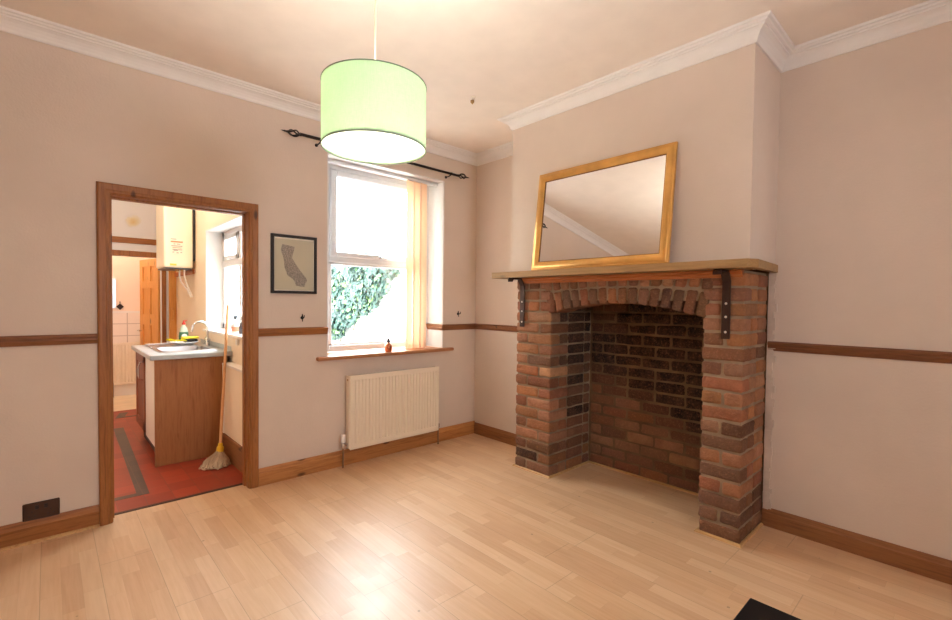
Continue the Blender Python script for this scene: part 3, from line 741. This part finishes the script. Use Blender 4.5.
# ------------------------------------------------------------------ kitchen shell
KX, KY, KH = -2.03, 3.3, 2.85
KW = (.45, 1.80, 1.04, 2.03)      # kitchen window opening along y
struct('floor_kitchen', boxes(((-3.95, .10, -.12), (KX + .02, KY + .12, 0))), M['tile'], 'red quarry tile kitchen floor with black border', 'floor')
bk = bpy.data.objects['floor_kitchen']
bm = nb(); zt = .0015
def flat(poly): prism(bm, poly, XY, -.002, zt)
flat([(-2.701, .352), (-2.640, 2.50), (-2.722, 2.50), (-2.768, .41), (-2.768, .352)])
flat([(-2.760, .352), (-2.760, .408), (-3.7, .408), (-3.7, .352)]); flat([(-2.722, 2.43), (-2.722, 2.50), (-3.7, 2.50), (-3.7, 2.43)])
flat([(-2.586, 3.0), (-2.52, 3.28), (-2.60, 3.28), (-2.665, 3.0)][::1]); flat([(-2.60, 3.0), (-2.60, 3.05), (-2.06, 3.05), (-2.06, 3.0)])
obj('black_border', bm, M['tileb'], bk)
struct('wall_kitchen_right', boxes(((KX, .12, 0), (-1.82, KW[0], KH)), ((KX, KW[1], 0), (-1.82, KY, KH)), ((KX, KW[0], 0), (-1.82, KW[1], KW[2] - .02)), ((KX, KW[0], KW[3]), (-1.82, KW[1], KH))), M['kwall'], 'cream kitchen wall around the kitchen window', 'wall')
struct('wall_kitchen_left', boxes(((-4.0, .12, 0), (-3.9, 4.5, KH))), M['kwall'])
BDX = (-2.98, -2.18, 1.835)
struct('wall_kitchen_end', boxes(((-3.95, KY, 0), (BDX[0], KY + .1, KH)), ((BDX[1], KY, 0), (-1.82, KY + .1, KH)), ((BDX[0], KY, BDX[2]), (BDX[1], KY + .1, KH))), M['kwallb'], 'white kitchen end wall with a yellow stain above the pine strip', 'wall')
struct('ceiling_kitchen', boxes(((-4.0, .12, KH), (-1.82, KY + .1, KH + .1))), M['kwall'])
struct('trim_11', boxes(((-3.9, KY - .02, 1.985), (KX, KY, 2.052)), bev=.004), M['pine_x'], 'upper pine strip across the kitchen end wall', 'trim')
d2 = thing('door_2', (-2.3, KY, 0), 'half open pale pine panel door at the bathroom entrance', 'door', kind='structure')
obj('architrave', boxes(((BDX[0] - .05, KY - .018, BDX[2] - .0), (BDX[1] + .045, KY + .0, BDX[2] + .062)), ((BDX[1], KY - .018, 0), (BDX[1] + .045, KY, BDX[2])), ((BDX[0] - .05, KY - .018, 0), (BDX[0], KY, BDX[2])), bev=.004), M['pine_v'], d2)
# door leaf, hinge near right post, free edge deeper in the bathroom
hx, hy = BDX[1] - .02, KY + .115; fx_, fy_ = -2.312, 4.02
dv = Vector((fx_ - hx, fy_ - hy, 0)); L = dv.length; dv.normalize(); nv = Vector((-dv.y, dv.x, 0))
if nv.x > 0: nv = -nv
def DM(u, v, d): p = Vector((hx, hy, 0)) + dv * u + nv * d; return (p.x, p.y, v)
DH = 1.84
bm = nb(); prism(bm, [(0, .02), (L, .02), (L, DH), (0, DH)], DM, -.034, -.014)
st = [(0, .095), (L / 2 - .05, L / 2 + .05), (L - .095, L)]
for a, b in st: prism(bm, [(a, .02), (b, .02), (b, DH), (a, DH)], DM, -.04, 0)
for a, b in ((.02, .24), (1.00, 1.14), (1.47, 1.56), (DH - .09, DH)): prism(bm, [(.0, a), (L, a), (L, b), (.0, b)], DM, -.0395, -.0005)
lf = obj('door_leaf', bm, M['doorpine'], d2)
bm = nb(); p = DM(L - .05, .92, .0); tube(bm, [p, DM(L - .05, .92, .045), DM(L - .15, .92, .05)], .008, 8); obj('door_handle', bm, M['chrome'], lf, True)
# narrow pine cupboard door on the end wall
cd = thing('door_3', (-2.07, KY, 0), 'narrow pine cupboard door at the right of the kitchen end wall', 'door', kind='structure')
obj('door_leaf', boxes(((-2.108, KY - .03, .03), (KX, KY - .001, 1.76)), bev=.003), M['doorpine'], cd)
bm = nb(); tube(bm, [(-2.075, KY - .028, 1.08), (-2.075, KY - .06, 1.085), (-2.075, KY - .06, 1.215), (-2.075, KY - .028, 1.22)], .009, 8); obj('door_handle', bm, M['doorpine'], cd, True)
# bathroom
BY = 4.5
struct('floor_bathroom', boxes(((-3.95, KY + .12, -.12), (-1.7, BY + .1, .002))), M['bfloor'], 'white bathroom floor', 'floor')
struct('wall_bathroom_end', boxes(((-3.95, BY, 0), (-1.7, BY + .1, 2.6))), M['bwall'], 'cream bathroom wall above the white tiles', 'wall')
struct('wall_bathroom_right', boxes(((-1.8, KY + .1, 0), (-1.7, BY, 2.6))), M['bwall'])
struct('ceiling_bathroom', boxes(((-4.0, KY + .1, 2.5), (-1.7, BY + .1, 2.6))), M['bwall'])
struct('trim_12', boxes(((-3.9, BY - .010, .16), (-1.8, BY, 1.14))), M['btile'], 'white square wall tiles behind the bathroom radiator', 'tiles')
struct('trim_13', boxes(((-3.9, BY - .022, 0.002), (-1.8, BY, .16)), ((-3.9, BY - .018, 1.14), (-1.8, BY, 1.165))), M['white'])
br = thing('radiator', (-2.5, BY - .05, .16), 'white radiator under the bathroom tiles seen through the doorway', 'radiator')
bm = nb(); a, b = -2.95, -2.26
prof = [(a, BY - .05), (a, BY - .08)]
for i in range(18):
    q = a + .02 + i * .0365; prof += [(q, BY - .08), (q + .006, BY - .073), (q + .018, BY - .073), (q + .024, BY - .08)]
prof += [(b, BY - .08), (b, BY - .05)]
prism(bm, prof, XY, .19, .70)
for z0, z1 in ((.16, .19), (.70, .735)): box(bm, (a, BY - .081, z0), (b, BY - .05, z1), .004)
obj('front_panel', bm, M['rad'], br)
for x in (-2.8, -2.45): obj('wall_bracket', boxes(((x, BY - .052, .3), (x + .04, BY - .011, .6))), M['rad'], br)
bm = nb(); tube(bm, [(-2.572, BY - .12, .0), (-2.572, BY - .12, .20), (-2.572, BY - .07, .20)], .008, 8)
obj('supply_pipe', bm, M['pipe'], br, True)
bm2 = thing('bathroom_mirror', (-2.7, BY, 1.2), 'grey edge of a bathroom mirror just inside the doorway', 'mirror')
obj('mirror_glass', boxes(((-2.95, BY - .02, 1.205), (-2.522, BY - .001, 1.60))), M['steel'], bm2)
obj('top_trim', boxes(((-2.95, BY - .035, 1.60), (-2.520, BY - .001, 1.618))), M['white'], bm2)
bm = nb(); prism(bm, [(0, -.045), (.042, 0), (0, .045), (-.042, 0)], lambda u, v, d: (-2.478 + u, d, 1.225 + v), BY - .014, BY - .001)
prism(bm, [(-.006, .045), (.006, .045), (.003, .075), (-.003, .075)], lambda u, v, d: (-2.478 + u, d, 1.225 + v), BY - .01, BY - .001)
tag(obj('wall_ornament', bm, M['iron']), 'small dark diamond shaped ornament on the bathroom wall above the tiles', 'ornament')

# kitchen window
w2 = thing('window_2', (-1.87, 1.1, 1.04), 'white framed kitchen window above the worktop', 'window', kind='structure')
fx0, fx1 = -1.885, -1.835
bm = nb()
for b in (((fx0, KW[0], KW[2]), (fx1, KW[0] + .06, KW[3])), ((fx0, KW[1] - .08, KW[2]), (fx1, KW[1], KW[3])), ((fx0, KW[0], KW[2]), (fx1, KW[1], KW[2] + .06)), ((fx0, KW[0], KW[3] - .06), (fx1, KW[1], KW[3])), ((fx0 - .006, KW[0], 1.66), (fx1, KW[1], 1.73)), ((fx0 + .002, 1.18, KW[2]), (fx1, 1.25, KW[3]))): box(bm, b[0], b[1], .006)
for b in (((fx0 - .012, 1.67, 1.72), (fx1 - .01, 1.73, 1.98)), ((fx0 - .012, 1.24, 1.72), (fx1 - .01, 1.29, 1.98)), ((fx0 - .012, 1.24, 1.93), (fx1 - .01, 1.73, 1.98)), ((fx0 - .012, 1.24, 1.72), (fx1 - .01, 1.73, 1.77))): box(bm, b[0], b[1], .006)
fr = obj('window_frame', bm, M['upvc'], w2)
obj('glass_pane', boxes(((-1.858, KW[0] + .05, KW[2] + .05), (-1.854, KW[1] - .07, KW[3] - .05))), M['glass'], fr)
bm = nb(); tube(bm, [(fx0 - .01, 1.50, 1.735), (fx0 - .03, 1.50, 1.735), (fx0 - .032, 1.40, 1.73)], .006, 8); obj('window_handle', bm, M['chrome'], w2, True)
struct('trim_14', boxes(((-2.062, KW[0] - .03, 1.018), (-1.885, KW[1] + .02, 1.04)), bev=.004), M['white'], 'white kitchen window sill with spray bottles', 'window sill')
struct('trim_15', boxes(((KX - .004, KW[1] - .012, 1.04), (-1.885, KW[1] - .001, KW[3])), ((KX - .004, KW[0], KW[3] - .012), (-1.885, KW[1] - .012, KW[3] - .001))), M['reveal'])
# boxed in panel by the doorway
bx = thing('trim_16', (-2.06, .5, 0), 'white boxed in panel low on the kitchen wall by the mop', 'panel', kind='structure')
obj('panel', boxes(((-2.10, .135, .19), (KX, .905, .79)), bev=.003), M['kwall'], bx)
obj('ledge', boxes(((-2.112, .135, .775), (KX, .905, .795)), ((-2.108, .885, .19), (KX, .91, .79)), bev=.003), M['white'], bx)
obj('skirting', boxes(((-2.118, .135, 0), (KX, .905, .192)), bev=.004), M['skirt_y'], bx)

# ------------------------------------------------------------------ kitchen furniture
CY0, CY1 = .924, 1.98
bc = thing('base_cabinet', (-2.3, 1.5, 0), 'kitchen sink cabinet with a wood effect end panel facing the doorway', 'cabinet')
obj('end_panel', boxes(((-2.588, CY0, 0), (KX - .035, CY0 + .02, .852))), M['lamin'], bc)
obj('side_filler', boxes(((-2.580, CY0 + .02, .14), (-2.56, 1.455, .852))), M['white'], bc)
obj('carcass', boxes(((-2.56, CY0 + .02, .14), (KX - .002, CY1, .68)), ((-2.56, 1.455, .68), (-2.54, CY1, .852)), ((-2.555, CY1 - .02, .68), (KX - .002, CY1, .852))), M['darkwood'], bc)
obj('plinth', boxes(((-2.53, CY0 + .02, 0), (-2.51, CY1, .14)), ((-2.53, CY1 - .02, 0), (KX - .002, CY1, .14))), M['kick'], bc)
for i, (a, b) in enumerate(((1.46, 1.975),)):
    bm = nb(); box(bm, (-2.582, a, .16), (-2.562, b, .84), .003)
    for q0, q1, z0, z1 in ((a, a + .07, .16, .84), (b - .07, b, .16, .84), (a, b, .16, .24), (a, b, .76, .84)): box(bm, (-2.590, q0, z0), (-2.58, q1, z1), .003)
    dd = obj('door', bm, M['darkwood'], bc)
    yh = a + .04
    bm = nb(); tube(bm, [(-2.588, yh, .62), (-2.615, yh, .625), (-2.625, yh, .66), (-2.625, yh, .74), (-2.615, yh, .775), (-2.588, yh, .78)], .0055, 8); obj('handle', bm, M['chrome'], dd, True)
SX0, SX1, SY0, SY1 = -2.50, -2.13, 1.12, 1.56      # bowl hole
bm = nb()
for b in (((-2.612, .902, .852), (SX0, 1.995, .89)), ((SX1, .902, .852), (KX - .002, 1.995, .89)), ((SX0, .902, .852), (SX1, SY0, .89)), ((SX0, SY1, .852), (SX1, 1.995, .89))): box(bm, b[0], b[1])
wk = tag(obj('worktop', bm, M['ktop']), 'grey kitchen worktop on the sink cabinet', 'worktop')
bm = nb(); box(bm, (-2.622, .894, .853), (-2.610, 1.995, .889), .005, 2); box(bm, (-2.622, .890, .853), (KX - .003, .904, .889), .005, 2); box(bm, (KX - .012, .92, .889), (KX - .003, 1.995, .93), .003)
obj('edge_strip', bm, M['ktop'], wk)
sk = thing('sink', (-2.3, 1.5, .89), 'stainless steel sink and drainer set in the grey worktop', 'sink')
bm = nb(); zr = .894
def ringquad(lo, hi, z): return [bm.verts.new((x, y, z)) for x, y in ((lo[0], lo[1]), (hi[0], lo[1]), (hi[0], hi[1]), (lo[0], hi[1]))]
r0 = ringquad((SX0 - .03, SY0 - .03), (SX1 + .03, SY1 + .01), .8905); r1 = ringquad((SX0 - .025, SY0 - .025), (SX1 + .025, SY1 + .005), zr + .003); r2 = ringquad((SX0 + .004, SY0 + .004), (SX1 - .004, SY1 - .006), zr + .002)
r3 = ringquad((SX0 + .02, SY0 + .02), (SX1 - .02, SY1 - .02), .755); r4 = ringquad((SX0 + .05, SY0 + .05), (SX1 - .05, SY1 - .05), .74)
for A, B in ((r0, r1), (r1, r2), (r2, r3), (r3, r4)):
    for k in range(4): bm.faces.new((A[k], A[(k + 1) % 4], B[(k + 1) % 4], B[k]))
bm.faces.new(r4); bmesh.ops.bevel(bm, geom=[e for e in bm.edges if e.calc_length() > .03 and abs(e.verts[0].co.z - e.verts[1].co.z) > .05], offset=.03, segments=4, affect='EDGES')
obj('bowl', bm, M['steel'], sk, True)
bm = nb(); box(bm, (SX0 - .025, SY1 + .008, .8902), (SX1 + .025, 1.93, .8955), .003)
for i in range(9): box(bm, (SX0 + .01 + i * .038, SY1 + .07, .8945), (SX0 + .024 + i * .038, 1.88, .8985), .002)
obj('drainer', bm, M['steel'], sk)
bm = nb(); box(bm, (SX0 - .025, SY1 + .02, .8945), (SX0 - .012, 1.925, .905), .004); box(bm, (SX0 - .025, 1.92, .8945), (SX1 + .02, 1.935, .905), .004); obj('drainer_rim', bm, M['steel'], sk)
mt = thing('mixer_tap', (-2.075, 1.56, .89), 'chrome swan neck mixer tap behind the kitchen sink', 'tap')
tx, ty = -2.074, 1.56
bm = nb(); lathe(bm, (tx, ty, .8902), [(.021, 0), (.021, .01), (.019, .02), (.017, .07), (.013, .085)], 18); obj('body', bm, M['chrome'], mt, True)
bm = nb(); pts = [(tx, ty, .96), (tx, ty, 1.06)] + [(tx - .065 + .065 * math.cos(a), ty, 1.06 + .065 * math.sin(a)) for a in [PI * k / 10 for k in range(1, 11)]] + [(tx - .132, ty, 1.03)]
tube(bm, pts, .011, 12); obj('spout', bm, M['chrome'], mt, True)
bm = nb(); tube(bm, [(tx, ty - .015, .935), (tx, ty - .05, .95), (tx, ty - .065, .955)], [.011, .013, .012], 10); tube(bm, [(tx, ty + .015, .935), (tx, ty + .05, .95), (tx, ty + .065, .955)], [.011, .013, .012], 10); obj('tap_handles', bm, M['chrome'], mt, True)
pc = (-2.235, 1.74, .8988)
bm = nb(); lathe(bm, pc, [(.07, 0), (.075, .004), (.118, .020), (.128, .026), (.127, .029), (.115, .024), (.07, .010), (.001, .009)], 36); tag(obj('plate', bm, M['china'], None, True), 'white plate holding a cloth and sponge beside the sink', 'plate')
bm = nb(); box(bm, (-2.24, 1.68, .920), (-2.13, 1.76, .950), .006, 2); tag(obj('scouring_pad', bm, M['blacksc']), 'black scouring pad on the white plate', 'scouring pad')
bm = nb(); box(bm, (-2.255, 1.705, .951), (-2.115, 1.785, .972), .006, 2); tag(obj('sponge', bm, M['spongey']), 'yellow sponge lying on the black scouring pad', 'sponge')
bm = nb()
gr = []
for i in range(9):
    row = []
    for j in range(7):
        x = -2.38 + .155 * i / 8; y = 1.66 + .13 * j / 6
        d = math.hypot(x - pc[0], y - pc[1]); z = pc[2] + (.012 + max(0, d - .06) * .33 + .012 + .012 * math.sin(i * 1.3 + j * .8) + .02 * (i / 8))
        row.append(bm.verts.new((x, y, z)))
    gr.append(row)
for i in range(8):
    for j in range(6): bm.faces.new((gr[i][j], gr[i + 1][j], gr[i + 1][j + 1], gr[i][j + 1]))
bmesh.ops.solidify(bm, geom=bm.faces[:], thickness=.005)
tag(obj('dishcloth', bm, M['cloth'], None, True), 'crumpled yellow dishcloth on the left rim of the white plate', 'dishcloth')
sb = thing('soap_bottle', (-2.205, 1.915, .89), 'washing up liquid bottle with a green label and red cap behind the plate', 'bottle')
sc_ = (-2.205, 1.915, .8988)
bm = nb(); lathe(bm, (0, 0, 0), [(.034, 0), (.040, .006), (.042, .07), (.036, .12), (.030, .15), (.014, .175), (.013, .185)], 24)
for v in bm.verts: v.co = Vector((v.co.x + sc_[0], v.co.y * .65 + sc_[1], v.co.z + sc_[2]))
bo = obj('body', bm, M['soap'], sb, True)
bm = nb(); lathe(bm, (0, 0, 0), [(.0422, .03), (.0428, .07), (.0385, .11)], 24, False)
for v in bm.verts: v.co = Vector((v.co.x * 1.01 + sc_[0], v.co.y * .66 + sc_[1], v.co.z + sc_[2]))
lb = obj('label_band', bm, M['soapl'], bo, True)
bm = nb(); prism(bm, [(.024 * math.cos(2 * PI * k / 20), .022 * math.sin(2 * PI * k / 20)) for k in range(20)], lambda u, v, d: (sc_[0] + u, d, sc_[2] + .07 + v), sc_[1] - .0305, sc_[1] - .026); obj('label_patch', bm, M['china'], bo)
bm = nb(); lathe(bm, sc_, [(.015, .183), (.016, .20), (.009, .206), (.006, .222)], 16); box(bm, (sc_[0] - .005, sc_[1] - .008, sc_[2] + .218), (sc_[0] + .03, sc_[1] + .008, sc_[2] + .226), .003); obj('cap', bm, M['red'], sb, True)
# boiler
bo = thing('boiler', (-2.18, 2.4, 1.655), 'white wall hung boiler with stickers above the sink', 'boiler')
bm = nb(); box(bm, (-2.325, 2.2, 1.665), (-2.065, 2.66, 2.42), .018, 3); obj('casing', bm, M['boiler'], bo)
obj('wall_bracket', boxes(((-2.066, 2.26, 1.75), (KX, 2.60, 2.35))), M['greyb'], bo)
obj('underside', boxes(((-2.31, 2.215, 1.650), (-2.08, 2.645, 1.668))), M['greyb'], bo)
bm = nb()
for y, x in ((2.28, -2.13), (2.36, -2.16)): tube(bm, [(x, y, 1.66), (x, y, 1.58), (x + .02, y + .02, 1.52), (-2.08, y + .03, 1.44), (-2.05, y + .03, 1.36)], .008, 8)
obj('pipes', bm, M['china'], bo, True)
bm = nb(); tube(bm, [(-2.20, 2.25, 1.66), (-2.20, 2.25, 1.635)], .018, 12); tube(bm, [(-2.16, 2.24, 1.66), (-2.16, 2.24, 1.63)], .012, 10); obj('valves', bm, M['brass'], bo, True)
st = obj('sticker', boxes(((-2.274, 2.1975, 1.795), (-2.152, 2.2003, 1.968))), M['ink_p'], bo)
bm = nb()
for z, a, b, h, mi in ((1.925, -2.266, -2.158, .015, 1), (1.868, -2.25, -2.17, .006, 1), (1.955, -2.266, -2.215, .008, 0), (1.905, -2.24, -2.225, .008, 0), (1.905, -2.21, -2.18, .008, 0), (1.885, -2.262, -2.162, .008, 0), (1.848, -2.25, -2.165, .008, 0), (1.838, -2.24, -2.20, .008, 0), (1.82, -2.25, -2.235, .008, 0), (1.815, -2.215, -2.195, .008, 0), (1.82, -2.18, -2.165, .008, 0)):
    box(bm, (a, 2.1965, z), (b, 2.1977, z + h), mi=mi)
obj('sticker_print', bm, [M['ink_g'], M['ink_o']], st)
obj('sticker', boxes(((-2.272, 2.1975, 1.685), (-2.215, 2.2003, 1.705))), M['ink_y'], bo)
struct('trim_17', boxes(((KX - .02, 2.30, 1.61), (KX, 3.28, 1.662)), bev=.003), M['pine_y'], 'pine strip on the kitchen wall under the boiler', 'trim')
# mop
mp = thing('mop', (-2.21, .62, 0), 'string mop with wooden handle leaning in the corner beside the cabinet', 'mop')
h0, h1 = Vector((-2.190, .655, .115)), Vector((-2.078, .850, 1.29))
bm = nb(); tube(bm, [h0, h1], .0115, 12); obj('handle', bm, M['handle'], mp, True)
ax = (h1 - h0).normalized(); bm = nb(); tube(bm, [h0 - ax * .01, h0 + ax * .03, h0 + ax * .035, h0 + ax * .06], [.026, .026, .018, .017], 14); obj('socket', bm, M['yellow'], mp, True)
bm = nb()
for i in range(170):
    a = R.uniform(0, 2 * PI); rr = R.uniform(.3, 1) ** .5
    ex, ey = -2.225 + .108 * rr * math.cos(a), .625 + .078 * rr * math.sin(a)
    ex = min(ex, -2.132)
    top = h0 + Vector((R.uniform(-.02, .02), R.uniform(-.02, .02), R.uniform(-.015, .0)))
    zm = R.uniform(.07, .10)
    m_ = top.lerp(Vector((ex, ey, 0)), .55); m_.z = zm * (1.1 - .35 * rr)
    e2 = Vector((ex, ey, R.uniform(.009, .022))); k_ = m_.lerp(e2, .6) + Vector((R.uniform(-.012, .012), R.uniform(-.012, .012), R.uniform(0, .015)))
    tube(bm, [top, m_, k_, e2, e2 + Vector((R.uniform(-.02, .008), R.uniform(-.02, .008), R.uniform(-.001, .003)))], .0075, 6)
so_ = obj('mop_strings', bm, M['mopw'], mp, True); so_['kind'] = 'stuff'
# bottles on the kitchen sill
for i, (y, x, hgt, lab, lm) in enumerate(((1.02, -1.972, .155, 'white spray bottle with dark trigger on the kitchen window sill', 'label'), (.86, -1.955, .15, 'dark grey bottle beside the spray bottle on the kitchen window sill', None))):
    b = thing('spray_bottle' if i == 0 else 'cleaner_bottle', (x, y, 1.04), lab, 'bottle')
    bm = nb(); lathe(bm, (x, y, 1.04), [(.032, 0), (.035, .005), (.034, hgt * .4), (.022, hgt * .62), (.012, hgt * .72), (.012, hgt * .8)], 18); obj('body', bm, M['spray' if i == 0 else 'greyb'], b, True)
    if i == 0:
        bm = nb(); lathe(bm, (x, y, 1.04), [(.0355, .015), (.0352, hgt * .36)], 18, False); obj('label_band', bm, M['label'], b, True)
        bm = nb(); box(bm, (x - .012, y - .012, 1.04 + hgt * .78), (x + .012, y + .03, 1.04 + hgt), .004); tube(bm, [(x, y + .022, 1.04 + hgt * .9), (x - .004, y + .03, 1.04 + hgt * .6)], .005, 6); obj('trigger', bm, M['sprayd'], b)
    else:
        bm = nb(); lathe(bm, (x, y, 1.04), [(.014, hgt * .78), (.014, hgt)], 14); obj('cap', bm, M['sprayd'], b, True)
bm = nb(); box(bm, (KX - .02, .70, .955), (KX, .745, 1.005), .004); tag(obj('wall_clip', bm, M['white']), 'small white plastic clip under the kitchen window sill', 'clip')

# ------------------------------------------------------------------ yard
struct('ground_yard', boxes(((-1.82, .33, -.3), (3.0, 14, -.15))), M['yard'])
struct('wall_yard', boxes(((1.2, .4, -.15), (1.42, 14, 2.05))), M['render'], 'bright garden wall outside the window', 'wall')
bm = nb()
def ivy_leaf(c, s):
    n = Vector((-1, R.uniform(-.6, .6), R.uniform(-.2, .9))).normalized(); u = n.orthogonal().normalized(); u.rotate(Matrix.Rotation(R.uniform(0, 6.28), 3, n)); w = n.cross(u)
    pts = [(0, -.5, 0), (.5, -.35, -.08), (.32, .05, .05), (.45, .3, -.1), (0, .75, -.05), (-.45, .3, -.1), (-.32, .05, .05), (-.5, -.35, -.08)]
    vs = [bm.verts.new(c + (u * a + w * b + n * d) * s) for a, b, d in pts]
    mi = 1 if R.random() < .12 else 0
    o = bm.verts.new(c + n * s * .1)
    for k in range(8):
        f = bm.faces.new((o, vs[k], vs[(k + 1) % 8])); f.material_index = mi
blobs = [(3.7, 1.75, .45, .35), (4.2, 1.45, .55, .35), (4.9, 1.2, .6, .35), (4.4, 1.95, .6, .3), (5.6, 1.5, .7, .55), (6.3, 1.1, .7, .5), (5.4, .85, .5, .3), (6.2, 1.9, .8, .3), (5.9, .55, .2, .12), (3.25, 1.95, .25, .2)]
for y, z, a, b in blobs:
    for i in range(int(640 * a * b / .25)):
        r = R.random() ** .5; t = R.uniform(0, 2 * PI)
        yy, zz = y + a * r * math.cos(t), z + b * r * math.sin(t)
        ivy_leaf(Vector((1.08 - R.uniform(.01, .18) * (1.1 - r), yy, zz)), R.uniform(.06, .11))
iv = obj('ivy', bm, [M['ivy'], M['ivyl']])
bm = nb()
for y0, y1, z1 in ((5.9, 5.6, 1.4), (5.5, 4.9, 1.3), (5.2, 4.2, 1.6), (6.2, 6.3, 1.5)):
    tube(bm, [(1.18, y0, -.15), (1.15, y0 * .7 + y1 * .3, z1 * .3), (1.12, y0 * .3 + y1 * .7, z1 * .7), (1.05, y1, z1)], [.02, .016, .012, .006], 8)
obj('stem', bm, M['stem'], iv, True)
tag(iv, 'green ivy growing over the bright garden wall outside the window', 'ivy', None, 'stuff')

# ------------------------------------------------------------------ light
def portal(loc, rot, sx, sy):
    l = bpy.data.lights.new('portal', 'AREA'); l.shape = 'RECTANGLE'; l.size = sx; l.size_y = sy; l.cycles.is_portal = True
    o = bpy.data.objects.new('daylight_portal', l); o.location = loc; o.rotation_euler = rot; COL.objects.link(o)
portal(((WX0 + WX1) / 2, .34, (WZ0 + WZ1) / 2), (-PI / 2, 0, 0), WX1 - WX0, WZ1 - WZ0)
portal((-1.80, (KW[0] + KW[1]) / 2, (KW[2] + KW[3]) / 2), (0, PI / 2, 0), KW[3] - KW[2], KW[1] - KW[0])
portal(((FILL_W[0] + FILL_W[1]) / 2, YF - .26, (FILL_W[2] + FILL_W[3]) / 2), (PI / 2, 0, 0), FILL_W[1] - FILL_W[0], FILL_W[3] - FILL_W[2])  # fill daylight through the added opening in the front wall
wd = bpy.data.worlds.new('sky'); S.world = wd; wd.use_nodes = True
bg = wd.node_tree.nodes['Background']; bg.inputs[0].default_value = (.86, .93, 1, 1); bg.inputs[1].default_value = 17.0
def lamp(name, loc, p, r, c):
    l = bpy.data.lights.new(name, 'POINT'); l.energy = p; l.shadow_soft_size = r; l.color = c
    o = bpy.data.objects.new(name, l); o.location = loc; COL.objects.link(o)
lamp('pendant_light', (LC[0], LC[1], LZ1 - .055), 52, .042, (1, .92, .82))
lamp('kitchen_light', (-2.75, 1.5, 2.6), 12, .08, (1, .91, .80))
lamp('bathroom_light', (-2.75, 4.0, 2.35), 9, .06, (1, .86, .7))

# ------------------------------------------------------------------ camera
yaw, pitch, roll, f = .7464, -.0258, .0112, 462.733
fx_, fy_ = math.sin(yaw), math.cos(yaw)
fwd = Vector((fx_ * math.cos(pitch), fy_ * math.cos(pitch), math.sin(pitch))); right = Vector((fy_, -fx_, 0)); up = right.cross(fwd)
r2 = right * math.cos(roll) + up * math.sin(roll); u2 = -right * math.sin(roll) + up * math.cos(roll)
cam = bpy.data.cameras.new('camera'); co = bpy.data.objects.new('camera', cam); COL.objects.link(co)
mtx = Matrix((r2, u2, -fwd)).transposed().to_4x4(); mtx.translation = Vector((-3.2008, -3.4703, 1.334)); co.matrix_world = mtx
cam.sensor_width = 36; cam.lens = f / 952 * 36; cam.shift_y = 4.64 / 952; cam.clip_start = .02
S.camera = co
S.view_settings.view_transform = 'Standard'; S.view_settings.look = 'None'; S.view_settings.gamma = 1; S.view_settings.use_curve_mapping = False
S.view_settings.exposure = 0.72
S.cycles.use_denoising = True
S.cycles.max_bounces = 12; S.cycles.diffuse_bounces = 8; S.cycles.transparent_max_bounces = 16
S.cycles.sample_clamp_indirect = 8
